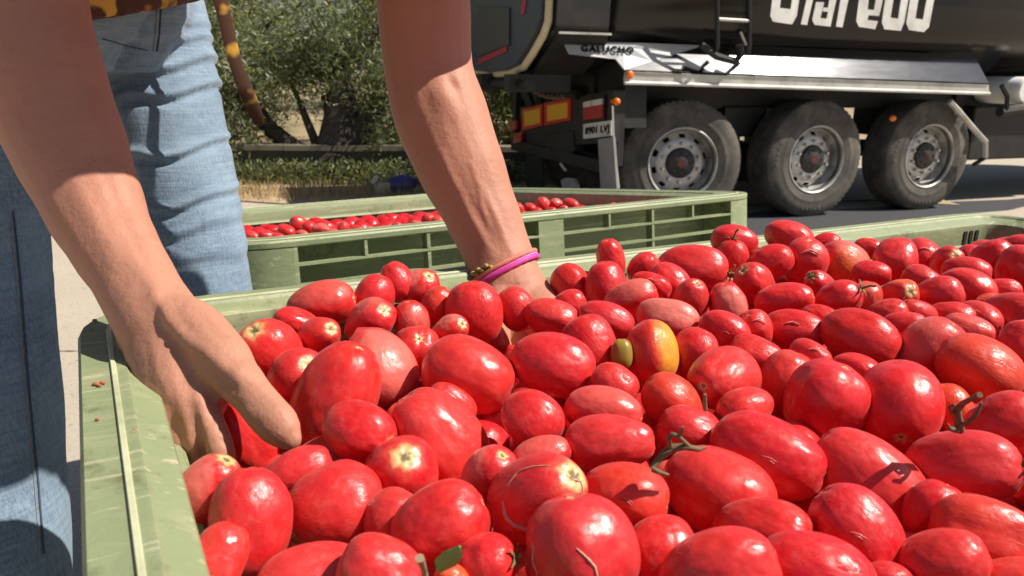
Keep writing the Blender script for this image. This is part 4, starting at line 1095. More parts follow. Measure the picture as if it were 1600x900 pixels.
def place_tomato(i, t, p=None, ax=None):
    p = p or P(t['x'], t['y'], t['d']); ax = ax or orient(t['x'], t['y'], t['ang'], t['tilt'])
    fl = t['fl'].split(); rr = random.Random(i * 13 + 5)
    val = lambda c: next((float(f[1:]) for f in fl if f[0] == c and len(f) > 1), 0.0)
    me = TM[rr.randrange(len(TM))]
    o = link('tomato', me, None, label=t['label'], cat='tomato', group=t['group'])
    roll = rr.uniform(0, 6.28); q = ax.to_track_quat('Z', 'Y')
    v = (EYE - p).normalized()
    def aim(side):       # roll so that local +x / +y turns to a wanted world direction
        xa = q @ Vector((1, 0, 0)); ya = q @ Vector((0, 1, 0)); return math.atan2(side.dot(ya), side.dot(xa))
    if 'Q' in fl: roll = aim((RT + v * .25).normalized())
    elif val('p'): roll = aim((UP * .8 - RT * .1 + v * .5).normalized()) - math.pi / 2
    elif val('y'): roll = aim((UP + RT * .6 + v * .3).normalized())
    o.rotation_mode = 'QUATERNION'; o.rotation_quaternion = q @ Quaternion((0, 0, 1), roll)
    o.location = p; o.scale = (t['b'] * rr.uniform(.97, 1.03), t['b'] * rr.uniform(.97, 1.03), t['a'])
    o['dull'] = rr.choice([0, 0, .06, .12, .18, .25]) if 'V' not in fl else rr.choice([0, .08, .15, .25]); o['wrinkle'] = rr.choice([0, 0, .2, .5, 1.0]) if 'V' not in fl else rr.choice([0, 0, .25]); o['scar'] = val('s') or (.28 if not {'k', 'g'} & set(fl) else .2); o['pale'] = val('p'); o['yellow'] = val('y') if 'Z' not in fl else 0.0; o['orange'] = val('o') * .6 + rr.uniform(0, .10)
    if 'Z' in fl: o.data = ZM
    for c in ('k', 'g'):
        if c in fl: link('calyx', CAL[c][rr.randrange(len(CAL[c]))], o)
    def surf(me_, th_, ph_):
        d = Vector((math.sin(th_) * math.cos(ph_), math.sin(th_) * math.sin(ph_), math.cos(th_)))
        best = max(me_.vertices, key=lambda v_: v_.co.normalized().dot(d)); return d * (best.co.length)
    def crack(dirs, wid, mat, name):
        # dirs: image-space offsets (right, up) as fractions of the silhouette
        inv = (Matrix.LocRotScale(o.location, o.rotation_quaternion, o.scale)).inverted(); pts = []
        rx = (RT - v * RT.dot(v)).normalized(); ux = v.cross(rx)
        for u_, w_ in dirs:
            n = rx * u_ + ux * w_ + v * math.sqrt(max(.02, 1 - u_ * u_ - w_ * w_))
            l = (inv.to_3x3() @ n).normalized(); pts.append(surf(me, math.acos(max(-1, min(1, l.z))), math.atan2(l.y, l.x)) * 1.004)
        fine = []
        for a_, b_ in zip(pts, pts[1:]):
            for s_ in range(4):
                g = a_.lerp(b_, s_ / 4); d = g.normalized(); fine.append(surf(me, math.acos(max(-1, min(1, d.z))), math.atan2(d.y, d.x)) * 1.002)
        fine.append(pts[-1])
        m = MB(); n_ = len(fine); m.tube(fine, [wid * (.35 + .65 * math.sin(math.pi * (s_ + .5) / n_)) * rr.uniform(.75, 1.25) for s_ in range(n_)], 6)
        m.build(name, mat, o, smooth=True, angle=80)
    if 'C' in fl and t['x'] < 870:
        crack([(-.75, .25), (-.45, .58), (-.1, .62), (.25, .55)], .022, M_crack, 'skin_crack'); crack([(.5, .35), (.75, .25), (.8, -.05)], .022, M_crack, 'skin_crack')
        crack([(-.85, -.1), (-.7, -.5), (-.3, -.72), (.1, -.75)], .05, M_crack, 'skin_crack')
    elif 'C' in fl:
        crack([(-.05, .05), (.12, -.1), (.25, -.25), (.3, -.55)], .022, M_crack, 'skin_crack'); crack([(-.8, .1), (-.85, -.15), (-.75, -.4)], .02, M_crack, 'skin_crack')
    elif 'c' in fl:
        s0 = rr.uniform(-.3, .3); crack([(s0 - .45, .3), (s0 - .1, .42), (s0 + .25, .25)], .05, M_split, 'skin_split'); crack([(s0 - .4, .36), (s0 - .05, .49), (s0 + .28, .32)], .03, M_crack, 'skin_crack')
    elif 'd' in fl:
        crack([(-.15, -.05), (.04, -.12), (.16, -.2)], .028, M_split, 'skin_fold'); crack([(-.13, .0), (.06, -.06), (.2, -.15)], .02, M_fold, 'skin_fold')
    return o
k = NT('unripe_skin'); k.col(k.mix(k.noise(k.coord(), 2, 4), (.36, .21, .025), (.22, .20, .04))); k.b.inputs['Roughness'].default_value = .35; ZM = TM[3].copy(); ZM.materials.clear(); ZM.materials.append(k.m)
for i, t in enumerate(TOMS): place_tomato(i, t)

# loose vine pieces and a leaf lying on the heap
def vine(name, label, paths, mat, cat, d_off=-.03):
    org = None; m = MB()
    for pts, rad in paths:
        w = []
        for (x, y, h) in pts:
            r = ray(x, y); d = -(heap_d(y) - .024 - h) / r.z; w.append(EYE + r * d)
        if org is None: org = w[0].copy()
        m.tube([p - org for p in w], rad, 7)
    o = m.build(name, mat, None, smooth=True, angle=70, label=label, cat=cat); o.location = org; return o
vine('vine_stem', 'loose forked green brown stem lying across the tomatoes right of centre', [
    ([(1018, 732, .0), (1035, 712, .004), (1050, 700, .006), (1070, 698, .008), (1092, 702, .006), (1102, 699, .006)], [.0016, .002, .0024, .0018, .0014, .0008]),
    ([(1048, 701, .006), (1044, 686, .012), (1050, 678, .014), (1060, 682, .014), (1076, 697, .008)], [.0016, .0012, .0012, .0011, .0012]),
    ([(1060, 683, .013), (1066, 672, .018), (1067, 667, .02)], [.0011, .0009, .0006]),
    ([(1020, 733, .002), (1030, 738, .002), (1044, 742, .0)], [.0016, .0012, .0008])], simple('stem_green', (.15, .115, .055), .8, var=.4, scale=200), 'stem')
vine('vine_stem', 'twisted dry dark stem standing up between tomatoes at the right', [
    ([(1500, 672, -.005), (1497, 655, .003), (1495, 640, .008), (1505, 630, .014), (1520, 622, .02), (1531, 617, .024)], [.0026, .0024, .0022, .0016, .0013, .0016]),
    ([(1496, 650, .004), (1486, 643, .008), (1484, 636, .011), (1492, 632, .013)], [.0012, .001, .0009, .0007]),
    ([(1499, 664, .0), (1510, 662, .003), (1524, 650, .008), (1534, 630, .014)], [.0016, .0013, .0012, .0007]),
    ([(1494, 672, -.002), (1484, 670, .0), (1480, 662, .002)], [.0018, .0012, .0006])], simple('stem_dry', (.13, .11, .06), .85, var=.5, scale=200), 'stem')
vine('vine_stem', 'short pale broken stalk sticking up beside the green leaf', [([(664, 900, .004), (662, 888, .010), (656, 872, .018)], [.0014, .0013, .0019])], simple('stem_pale', (.33, .24, .15), .8), 'stem')
vine('vine_stem', 'thin dark stalk sticking up below the round greenish tipped tomato', [([(1102, 640, .004), (1101, 628, .010), (1102, 616, .018)], [.0012, .0011, .0007])], simple('stem_thin', (.2, .2, .12), .8), 'stem')
m = MB(); rg = []
lp = [(684, 893), (697, 882), (709, 868), (719, 853)]
for i, (x, y) in enumerate(lp):
    r = ray(x, y); c = EYE + r * (-(heap_d(y) - .032 - .004 * i) / r.z); w = (.0, .0042, .0036, .0002)[i] + .0004
    rg.append([c - RT * w + UP * w * .4, c - F * .0012 - UP * .0006, c + RT * w * .9 - UP * w * .1, c + F * .0006])
m.rings(rg); m.build('leaf', M_leafg, None, smooth=True, angle=50, label='small fresh green leaf tip on the tomatoes at the front', cat='leaf')

# ------------------------------------------------------------------ tomatoes left in the second bin
G_FAR = 'tomatoes in the second bin'
SM = [tomato_mesh(300 + i, 20, 13) for i in range(6)]
FAR = [(466, 350, 26, 23, 'topmost small tomato of the pile at the left of the second bin'), (448, 362, 26, 20, 'small tomato left under the topmost one in the second bin'), (484, 356, 24, 20, 'small tomato right of the topmost one in the second bin'),
 (392, 370, 26, 18, 'leftmost small tomato in the second bin, next to the jeans'), (418, 370, 26, 18, 'small tomato just right of the leftmost one in the second bin'), (500, 360, 28, 20, ''), (514, 358, 22, 18, ''), (536, 356, 20, 17, 'small upright tomato ending the left pile in the second bin'), (472, 368, 24, 16, ''), (520, 366, 26, 16, ''), (560, 360, 26, 14, ''), (578, 360, 22, 12, ''), (620, 352, 18, 10, ''), (652, 352, 20, 14, ''), (668, 343, 20, 18, 'small lone raised tomato left of the raised arm in the second bin'), (683, 346, 18, 16, ''), (436, 372, 20, 14, ''),
 (809, 328, 22, 18, 'small tomato touching the right side of the raised arm in the second bin'), (828, 325, 26, 14, ''), (849, 321, 26, 21, 'tallest small tomato of the pile right of the raised arm in the second bin'), (869, 320, 22, 18, 'small tomato between the tallest one and the cracked last one right of the arm'), (892, 320, 27, 18, 'last big tomato of the pile right of the raised arm'), (838, 331, 24, 12, ''), (880, 328, 26, 12, ''), (861, 330, 22, 12, ''), (935, 324, 16, 8, ''), (958, 321, 18, 8, ''), (900, 328, 20, 10, '')]
B2I = BIN2.inverted(); B2R = B2I.to_3x3(); fr0 = BIN2 @ Vector((-.4, -B2D / 2 + .07, .76)); fr1 = BIN2 @ Vector((.4, -B2D / 2 + .07, .76)); fa, fb_ = proj(fr0), proj(fr1)
for i, (x, y, L, wd, lb) in enumerate(FAR):
    # set back from the front rim by how far it shows above it
    yr = fa[1] + (fb_[1] - fa[1]) * (x - fa[0]) / (fb_[0] - fa[0])
    ly = -B2D / 2 + .135 + .45 * max(0, min(1, (yr - y) / 28))
    o0_ = B2I @ EYE; dr = B2R @ ray(x, y); tt = (ly - o0_.y) / dr.y; d = tt; p = P(x, y, d)
    b = wd / 2 * d / FPX * 1.12; a = max(b, L / 2 * d / FPX * 1.1)
    rr = random.Random(i); ax = orient(x, y, rr.uniform(0, 180) if L < wd * 1.25 else rr.uniform(-30, 30), rr.uniform(-10, 40))
    o = link('tomato', SM[i % 6], None, label=lb or 'small red tomato low in the pile of the second bin', cat='tomato', group=G_FAR)
    o.rotation_mode = 'QUATERNION'; o.rotation_quaternion = ax.to_track_quat('Z', 'Y'); o.location = p; o.scale = (b, b, min(a, b * 1.4))
    o['dull'] = rr.choice([0, .3, .5]); o['scar'] = rr.choice([.2, .3, .9]); o['pale'] = rr.choice([0, 0, .4]); o['yellow'] = 0.0; o['orange'] = rr.uniform(0, .15)

m = MB(); rr = random.Random(77); nl = 0
for lay in (0, 1):
    for i in range(19):
        for j in range(16):
            q = Vector((-.50 + i * .055 + rr.uniform(-.01, .01) + .027 * lay, -.42 + j * .055 + rr.uniform(-.01, .01), .76 - .056 - .045 * lay - .012 * rr.random()))
            a_ = Vector((rr.gauss(0, 1), rr.gauss(0, 1), rr.gauss(0, .5))).normalized(); b_ = a_.orthogonal().normalized(); c_ = a_.cross(b_)
            if abs(q.x) < .6 - .125 and abs(q.y) < B2D / 2 - .125: m.ellip(BIN2 @ q, a_ * .031, b_ * .024, c_ * .024, 10, 7)
m.build('tomato_pile', simple('pile_red', (.58, .012, .016), .35, var=.3, scale=20), None, smooth=True, angle=180, kind='stuff')
# the bulk of the near bin's load, under and beside the tomatoes in view
m = MB(); rr = random.Random(99)
for lay in range(3):
    for i in range(21):
        for j in range(17):
            q = Vector((-.54 + i * .054 + rr.uniform(-.008, .008) + .027 * (lay % 2), -.44 + j * .054 + rr.uniform(-.008, .008), 0)); p = BIN1 @ q
            x, y, d_ = proj(Vector((p.x, p.y, CAM_H - .2))); off_f = d_ < .1 or not (-70 < x < 1690 and y < 985)
            yy = min(max(y if d_ > .1 else 1000, 400), 1000); p.z = CAM_H - heap_d(yy) - (.012 if off_f else .088) - .05 * lay - .012 * rr.random()
            if abs(q.x) > .6 - .085 or abs(q.y) > .5 - .085: continue
            a_ = Vector((rr.gauss(0, 1), rr.gauss(0, 1), rr.gauss(0, .5))).normalized(); b_ = a_.orthogonal().normalized(); s_ = rr.uniform(.9, 1.15)
            m.ellip(p, a_ * .033 * s_, b_ * .026 * s_, a_.cross(b_) * .026 * s_, 16, 10)
m.build('tomato_pile', simple('bulk_red', (.56, .008, .016), .35, var=.25, scale=20), None, smooth=True, angle=180, kind='stuff')

# ================================================================== PERSON
k = NT('skin'); co = k.coord('Object')
b1 = k.mix(k.noise(co, 14, 5, .6), (.40, .175, .11), (.50, .245, .165))
b2 = k.mix(k.ramp(k.noise(co, 90, 3, .6), [(.58, 0.), (.74, .28)]), b1, (.27, .105, .06))
b3 = k.mix(k.ramp(k.noise(co, 7, 4, .5), [(.45, 0.), (.75, .5)]), b2, (.50, .20, .14))
k.col(b3); k.b.inputs['Roughness'].default_value = .56; k.b.inputs['Specular IOR Level'].default_value = .32; k.b.inputs['Subsurface Weight'].default_value = .18
k.b.inputs['Subsurface Radius'].default_value = (.012, .004, .002); k.b.inputs['Subsurface Scale'].default_value = .6
k.bump(k.math('ADD', k.noise(co, 160, 4, .6), k.math('MULTIPLY', k.noise(k.mapping(co, (1, 1, .6)), 60, 5, .65), 1.6)), .42, .0016)
M_skin = k.m
DS = 1.13
def PD(x, y, d): return P(x, y, d * DS)
def solid(builder, name, mats, parent, voxel, smooth_it=6, smooth_f=.5, sub=False, disp=None, **kw):
    me = builder.mesh(name, mats); o = bpy.data.objects.new(name, me); COL.objects.link(o)
    r = o.modifiers.new('r', 'REMESH'); r.mode = 'VOXEL'; r.voxel_size = voxel; r.use_smooth_shade = True
    s_ = o.modifiers.new('s', 'SMOOTH'); s_.iterations = smooth_it; s_.factor = smooth_f
    dg = bpy.context.evaluated_depsgraph_get(); m2 = bpy.data.meshes.new_from_object(o.evaluated_get(dg)); bpy.data.objects.remove(o)
    m2.name = name; m2.materials.clear(); m2.materials.append(mats)
    m2.polygons.foreach_set('use_smooth', [True] * len(m2.polygons))
    if disp: disp(m2)
    return link(name, m2, parent, **kw)
def pw(lst, ratio=1.0):   # (px, py, depth, width px) -> points, radii
    return [PD(x, y, d) for x, y, d, w in lst], [w / 2 * d * DS / FPX for x, y, d, w in lst]
def dense(pts, rad, n=4):
    op, orr = [], []
    for i in range(len(pts) - 1):
        p0, p1, p2, p3 = pts[max(0, i - 1)], pts[i], pts[i + 1], pts[min(len(pts) - 1, i + 2)]
        for q in range(n):
            t = q / n
            op.append(0.5 * ((2 * p1) + (p2 - p0) * t + (2 * p0 - 5 * p1 + 4 * p2 - p3) * t * t + (3 * p1 - p0 - 3 * p2 + p3) * t ** 3)); orr.append(rad[i] + (rad[i + 1] - rad[i]) * (t * t * (3 - 2 * t)))
    return op + [pts[-1]], orr + [rad[-1]]
body = MB()
def chain(lst, flat=None, n=20, ends=True, dn=4):
    p, r = dense(*pw(lst), dn); body.tube(p, r, n, flat, ends)
def wchain(pts, rad, flat=None, n=16, dn=3):
    p, r = dense([Vector(q) for q in pts], rad, dn); body.tube(p, r, n, flat, True)
# right forearm (enters at the top left) down to the wrist
chain([(-25, -90, .585, 232), (15, -10, .575, 226), (52, 100, .56, 204), (103, 217, .545, 178), (144, 314, .528, 155), (176, 380, .515, 136), (203, 425, .505, 127), (226, 468, .495, 128), (250, 508, .485, 136)], (F, .80))
# back of the right hand and palm
chain([(232, 478, .492, 118), (258, 530, .478, 140), (277, 590, .462, 136), (288, 640, .452, 118), (296, 672, .448, 92)], (F, .62))
chain([(205, 500, .50, 60), (236, 570, .492, 84), (262, 640, .48, 76)], (F, .8))
# thumb: thenar mass, two phalanges and a rounded tip
chain([(262, 488, .482, 78), (305, 520, .470, 98), (345, 560, .456, 92), (374, 597, .447, 74)], (F, .85))
chain([(340, 556, .456, 84), (374, 594, .447, 73), (398, 622, .441, 66), (416, 644, .437, 68), (434, 663, .433, 68), (448, 679, .430, 56), (454, 686, .429, 40)], (F, .85))
chain([(300, 540, .474, 60), (335, 600, .462, 56), (338, 640, .455, 34)], (F, .7))
# fingers of the right hand going down beside the tomato
chain([(312, 628, .450, 58), (330, 668, .444, 47), (344, 700, .440, 44), (352, 745, .438, 40), (366, 782, .436, 34)], None, 14)
chain([(296, 650, .452, 56), (306, 706, .449, 48), (318, 760, .447, 44), (338, 806, .442, 40), (362, 830, .436, 32)], None, 14)
chain([(280, 650, .462, 54), (284, 710, .460, 46), (296, 765, .458, 42), (318, 806, .452, 36)], None, 14)
chain([(264, 640, .474, 46), (268, 690, .473, 40), (276, 738, .472, 36), (294, 770, .466, 30)], None, 14)
# left forearm (top centre) down to the bracelets and the hand among the tomatoes
chain([(640, -150, .755, 150), (655, -60, .745, 152), (662, 10, .74, 147), (670, 110, .735, 139), (689, 180, .730, 148), (719, 258, .722, 137), (751, 330, .715, 118), (776, 392, .708, 108), (791, 438, .700, 112), (805, 470, .69, 118)], (F, .82))
chain([(798, 452, .695, 112), (818, 490, .675, 122), (842, 530, .655, 118), (860, 560, .645, 96)], (F, .5))
chain([(785, 470, .678, 60), (770, 515, .655, 50), (775, 555, .64, 44), (790, 585, .632, 36)], None, 14)
for (x0, y0, x1, y1, x2, y2, w) in ((880, 540, 925, 568, 930, 600, 38), (870, 560, 905, 596, 900, 628, 40), (850, 572, 868, 612, 856, 640, 38), (832, 570, 836, 605, 822, 628, 34)):
    chain([(860 * .4 + x0 * .6, 545 * .4 + y0 * .6, .65, w + 8), (x0, y0, .645, w + 2), (x1, y1, .64, w), (x2, y2, .638, w - 6)], None, 12)
# upper arms, shoulders, trunk, neck and head (above the frame; they shade the arms and jeans)
rel = PD(-25, -90, .585); lel = PD(640, -150, .755)
HIP = Vector((-.53, .92, 1.04)); CH = Vector((-.08, .81, 1.28)); NK = Vector((.0, .765, 1.30)); HD = Vector((.066, .777, 1.281))
rsh = Vector((-.06, .61, 1.27)); lsh = Vector((.08, .89, 1.30))
wchain([rsh, rsh.lerp(rel, .5) + Vector((-.01, 0, 0)), rel + Vector((-.01, 0, .02)), rel], [.052, .047, .043, .044])
wchain([lsh, lsh.lerp(lel, .5), lel + Vector((0, .0, .02)), lel], [.052, .046, .041, .042])
wchain([HIP, HIP.lerp(CH, .45), CH, CH.lerp(NK, .6)], [.135, .125, .15, .09], (Vector((-.5, 0, .85)), .62))
wchain([rsh, CH + Vector((.02, -.08, .02)), CH + Vector((.02, .08, .02)), lsh], [.058, .075, .075, .058])
wchain([CH.lerp(NK, .5), NK, NK.lerp(HD, .5)], [.062, .055, .058])
hf = Vector((.62, -.35, -.70)).normalized(); hu = Vector((.70, -.35, .795)).normalized(); hs = hf.cross(hu).normalized()
hc = HD + hu * .055
body.ellip(hc, hs * .072, hf * .092, hu * .112, 24, 16)
body.ellip(hc - hu * .055 + hf * .025, hs * .055, hf * .065, hu * .06, 20, 12)
body.tube([hc + hf * .086 + hu * .02, hc + hf * .108 - hu * .022], [.009, .014], 8, None, True)
for sgn in (-1, 1):
    body.ellip(hc + hs * (.074 * sgn) - hu * .01, hs * .01, hf * .018, hu * .030, 10, 8)
    body.tube([hc + hf * .080 + hs * .014 * sgn + hu * .034, hc + hf * .074 + hs * .044 * sgn + hu * .034], .007, 8, None, True)
body.tube([hc + hf * .088 - hs * .022 - hu * .056, hc + hf * .094 - hu * .053, hc + hf * .088 + hs * .022 - hu * .056], .006, 8, None, True)

per = empty('person', Matrix.Translation((-.52, .90, 0)), 'person in faded blue jeans leaning over the bin with both hands in the tomatoes', 'person')
def rebase(b):
    o = per.matrix_world.translation; b.v = [tuple(Vector(v) - o) for v in b.v]; return b
def at(o): return o
bo = solid(rebase(body), 'body', M_skin, per, .0021, 7, .5)
# eyes, hair
m = MB()
for sgn in (-1, 1): m.ellip(hc + hf * .078 + hs * .030 * sgn + hu * .014, hs * .012, hf * .010, hu * .008, 12, 8)
rebase(m).build('eyes', simple('eye', (.6, .58, .55), .2), per, smooth=True)
m = MB(); m.ellip(hc - hf * .026 + hu * .022, hs * .092, hf * .092, hu * .110, 24, 16); m.ellip(hc - hf * .09 + hu * .06, hs * .05, hf * .05, hu * .05, 16, 12)
m.ellip((.03, .835, 1.20), Vector((.06, 0, .02)), Vector((0, .06, 0)), Vector((-.02, 0, .11)), 16, 12); m.ellip((.01, .66, 1.27), Vector((.075, 0, .02)), Vector((0, .055, 0)), Vector((-.02, 0, .07)), 16, 12); m.ellip((.075, .745, 1.33), Vector((.10, 0, 0)), Vector((0, .12, 0)), Vector((0, 0, .08)), 16, 12)  # locks and wide crown above the frame, added to shade forearm and jeans
rebase(m).build('hair_and_shade_locks', simple('dark_hair', (.03, .018, .012), .6, var=.5, scale=40), per, smooth=True)
# tendons, creases and knuckles worked into the skin
from mathutils.bvhtree import BVHTree
def emboss(o, items):
    me = o.data; org = per.matrix_world.translation; n = len(me.vertices)
    c = np.empty(n * 3); me.vertices.foreach_get('co', c); c = c.reshape(-1, 3); nr = np.empty(n * 3); me.vertices.foreach_get('normal', nr); nr = nr.reshape(-1, 3)
    bv = BVHTree.FromPolygons([v.co for v in me.vertices], [tuple(p.vertices) for p in me.polygons]); dsp = np.zeros(n)
    for pl, amp, w in items:
        pp = []
        for (x, y) in pl:
            h = bv.ray_cast(EYE - org, ray(x, y).normalized())[0]
            if h is not None: pp.append(np.array(h))
        if len(pp) == 1: pp = pp * 2
        best = np.full(n, 9.); tb = np.zeros(n); N = max(1, len(pp) - 1)
        for k_, (p, q) in enumerate(zip(pp, pp[1:])):
            v = q - p; L = (v * v).sum() + 1e-12; t = np.clip(((c - p) @ v) / L, 0, 1); dd = np.linalg.norm(c - p - t[:, None] * v, axis=1)
            m_ = dd < best; best[m_] = dd[m_]; tb[m_] = (k_ + t[m_]) / N
        dsp += amp * np.exp(-(best / w) ** 2) * (.45 + .55 * np.sin(np.pi * np.clip(tb, .02, .98)))
    c += nr * dsp[:, None]; me.vertices.foreach_set('co', c.ravel()); me.update()
emboss(bo, [
    ([(238, 462), (262, 492), (292, 524), (330, 556), (372, 592)], .0024, .0042), ([(262, 505), (285, 528), (306, 552)], .0018, .0032), ([(288, 492), (318, 522), (352, 556)], .0012, .004),
    ([(258, 492)], .0018, .011), ([(300, 512)], -.0016, .009), ([(276, 540), (286, 580), (294, 620)], -.0012, .005), ([(240, 540), (256, 600), (266, 650)], .0016, .005), ([(262, 560), (280, 610), (292, 650)], .0012, .004),
    ([(262, 520), (276, 512), (286, 500)], -.0010, .0024), ([(270, 536), (284, 526), (296, 512)], -.0009, .0022),
    ([(396, 640), (412, 630), (424, 622)], -.0013, .0024), ([(402, 648), (420, 636), (432, 628)], -.0011, .0022), ([(388, 634), (404, 622), (416, 614)], -.0011, .0022), ([(418, 634)], .0014, .007),
    ([(266, 632), (280, 684), (290, 722)], -.0030, .0040), ([(300, 640), (312, 684), (320, 720)], -.0030, .0036), ([(252, 610), (262, 660), (268, 700)], -.0020, .004), ([(322, 664), (334, 660)], -.001, .0024), ([(330, 610), (338, 632), (336, 652)], -.0022, .0035), ([(318, 600), (328, 626), (326, 650)], -.0012, .003), ([(336, 672), (350, 670)], -.0010, .0022), ([(340, 690), (354, 688)], -.0009, .002),
    ([(368, 570), (380, 590)], .0012, .006), ([(352, 600), (372, 612)], -.0008, .003),
    ([(690, 240), (712, 290), (745, 350), (772, 398)], .0020, .0048), ([(718, 300), (750, 346), (776, 396)], -.0014, .005), ([(752, 290), (776, 340), (800, 396)], .0014, .004), ([(735, 255), (748, 290), (752, 320), (764, 350)], .0011, .0026),
    ([(684, 128), (692, 150), (706, 176)], .0030, .010), ([(700, 122), (712, 140)], -.0018, .006), ([(716, 126)], .0022, .009),
    ([(790, 446), (812, 446), (836, 436)], -.0012, .0026), ([(820, 460)], .0016, .009),
    ([(100, 250), (140, 330), (180, 410)], .0014, .006), ([(150, 240), (190, 330), (226, 410)], -.0012, .006), ([(210, 404), (240, 446), (262, 480)], .0016, .006)])
# bracelets round the left wrist
wc0, wc1 = PD(776, 398, .708), PD(795, 446, .699); wd = (wc1 - wc0).normalized()
def ring_at(t, rx, ry, tube, mat, name, tilt, label, braid=0):
    c = wc0.lerp(wc1, t); n = (wd + RT * tilt[0] + UP * tilt[1] + F * tilt[2]).normalized()
    a = (RT - n * RT.dot(n)).normalized(); b = n.cross(a); m = MB(); N = 48; rg = []
    for i in range(N):
        an = 2 * math.pi * i / N; cc = c + a * (math.cos(an) * rx) + b * (math.sin(an) * ry); o_ = (a * math.cos(an) + b * math.sin(an)).normalized()
        g = 1 + (braid * (.5 if i % 2 else -.3))
        rg.append([cc + o_ * (tube * g * math.cos(q)) + n * (tube * g * 1.25 * math.sin(q)) for q in [2 * math.pi * j / 8 for j in range(8)]])
    m.rings(rg + [rg[0]], caps=False)
    return rebase(m).build(name, mat, per, smooth=True, angle=60, label=label)
M_salmon = simple('salmon_thread', (.75, .20, .14), .8, var=.5, scale=400); M_mag = simple('magenta_cord', (.70, .05, .33), .6, var=.3, scale=300); M_vio = simple('violet_cord', (.66, .22, .56), .5); M_olv = simple('olive_bead', (.34, .26, .06), .5, var=.6, scale=300)
ring_at(.46, .0378, .0318, .0018, M_salmon, 'bracelet', (.0, .25, .22), 'salmon braided thread bracelet, upper one', .35)
ring_at(.64, .0380, .0320, .0022, M_mag, 'bracelet', (.0, .25, .22), 'magenta cord bracelet, lower one', .22)
ring_at(.56, .0380, .0320, .0012, M_vio, 'bracelet', (.0, .25, .24), 'thin violet cord bracelet between the other two')
o_p = per.matrix_world.translation.copy(); m = MB(); n = (wd + UP * .25 + F * .22).normalized(); a_ = (RT - n * RT.dot(n)).normalized(); b_ = n.cross(a_)
if b_.dot(F) > 0: b_ = -b_
bb = BVHTree.FromPolygons([v.co for v in bo.data.vertices], [tuple(p.vertices) for p in bo.data.polygons])
for i in range(12):
    x, y = 730 + i * 3.2 + 2 * (i % 2), 433 - i * 1.9 + 3 * (i % 3)
    h = bb.ray_cast(EYE - o_p, ray(x, y).normalized())
    if h[0] is not None: m.ellip(h[0] + h[1] * .002 + o_p, RT * .0028, UP * .0024, F * .0024, 8, 6)
rebase(m).build('bracelet_beads', M_olv, per, smooth=True)

# ---- jeans
k = NT('denim'); co = k.coord('Object')
wv = k.math('ADD', k.math('MULTIPLY', k.noise(k.mapping(co, (520, 520, 14)), 1.0, 3, .6), .6), k.math('MULTIPLY', k.noise(k.mapping(co, (26, 26, 380)), 1.0, 2), .4))
c1 = k.mix(k.ramp(k.noise(co, 9, 4, .55), [(.35, 0.), (.7, 1.)]), (.075, .12, .20), (.175, .26, .355))
c2 = k.mix(k.ramp(wv, [(.35, 0.), (.65, .7)]), c1, (.31, .40, .48))
c2 = k.mix(k.ramp(k.noise(k.mapping(co, (5, 5, 22)), 1, 4), [(.5, 0.), (.75, .35)]), c2, (.05, .08, .15))
k.col(c2); k.b.inputs['Roughness'].default_value = .9; k.b.inputs['Sheen Weight'].default_value = .15
k.bump(k.math('ADD', wv, k.math('MULTIPLY', k.noise(k.mapping(co, (30, 30, 30)), 1, 4), 1.0)), .35, .0025)
M_den = k.m
def folds(me):
    """creases: shallow slanted ridges strongest on the inside of the bend"""
    n = len(me.vertices); c = np.empty(n * 3); me.vertices.foreach_get('co', c); c = c.reshape(-1, 3)
    nr = np.empty(n * 3); me.vertices.foreach_get('normal', nr); nr = nr.reshape(-1, 3)
    x, y, z = c[:, 0], c[:, 1], c[:, 2]
    d = np.zeros(n)
    for (zc, sl, amp, w, xx) in CRE:
        t = z - zc - sl * (x - xx) - .006 * np.sin(x * 60)
        amp = amp * np.clip(1.15 - (x - xx) / .10, .35, 1.3) * np.clip((y + .02) / .05, .12, 1)
        d += amp * np.exp(-(t / w) ** 2) - amp * .9 * np.exp(-((t + w * 1.5) / (w * .9)) ** 2)
    d += .0004 * np.sin(z * 55 + 4 * x + 3 * np.sin(y * 25)) * np.clip(np.sin(z * 17 + y * 20), -.4, 1)
    c += nr * d[:, None]; me.vertices.foreach_set('co', c.ravel()); me.update()
o0 = per.matrix_world.translation
# crease table in person space: height, slope, amplitude, width, x centre
CRE = []
for (px, py, sl, amp, w) in ((270, 60, .30, .0055, .010), (290, 92, .34, .0065, .011), (275, 140, .22, .0085, .010), (285, 232, .17, .0075, .009), (300, 312, .12, .0065, .009), (310, 352, .08, .004, .012), (340, 400, -.1, .003, .014), (260, 40, .3, .004, .012)):
    p = PD(px, py, .93) - o0; CRE.append((p.z, sl, amp * .62, w * .6, p.x))
jl = MB()
def leg(lst, hipp, foot):
    p, r = pw(lst); pts = [hipp] + p; rad = [.086] + r
    f1 = Vector(foot); kn = pts[-1]
    pts += [kn.lerp(f1, .35), kn.lerp(f1, .7), f1 + ZZ * .09]; rad += [r[-1] * .88, r[-1] * .78, r[-1] * .72]
    p, r = dense(pts, rad, 4); jl.tube(p, r, 24, None, True)
LEGL = [(222, 10, .97, 182), (238, 70, .97, 180), (249, 130, .97, 178), (260, 185, .97, 174), (272, 235, .97, 170), (286, 300, .97, 166), (299, 370, .97, 161), (310, 440, .97, 157), (322, 520, .97, 150)]
LEGR = [(-62, 60, .74, 245), (-58, 200, .74, 240), (-55, 320, .735, 234), (-50, 420, .73, 232), (-44, 520, .725, 234), (-36, 640, .72, 240), (-26, 760, .715, 232), (-12, 900, .71, 222)]
leg(LEGL, Vector((-.50, 1.02, 1.02)), (-.42, .98, 0)); leg(LEGR, Vector((-.57, .84, 1.02)), (-.57, .64, 0))
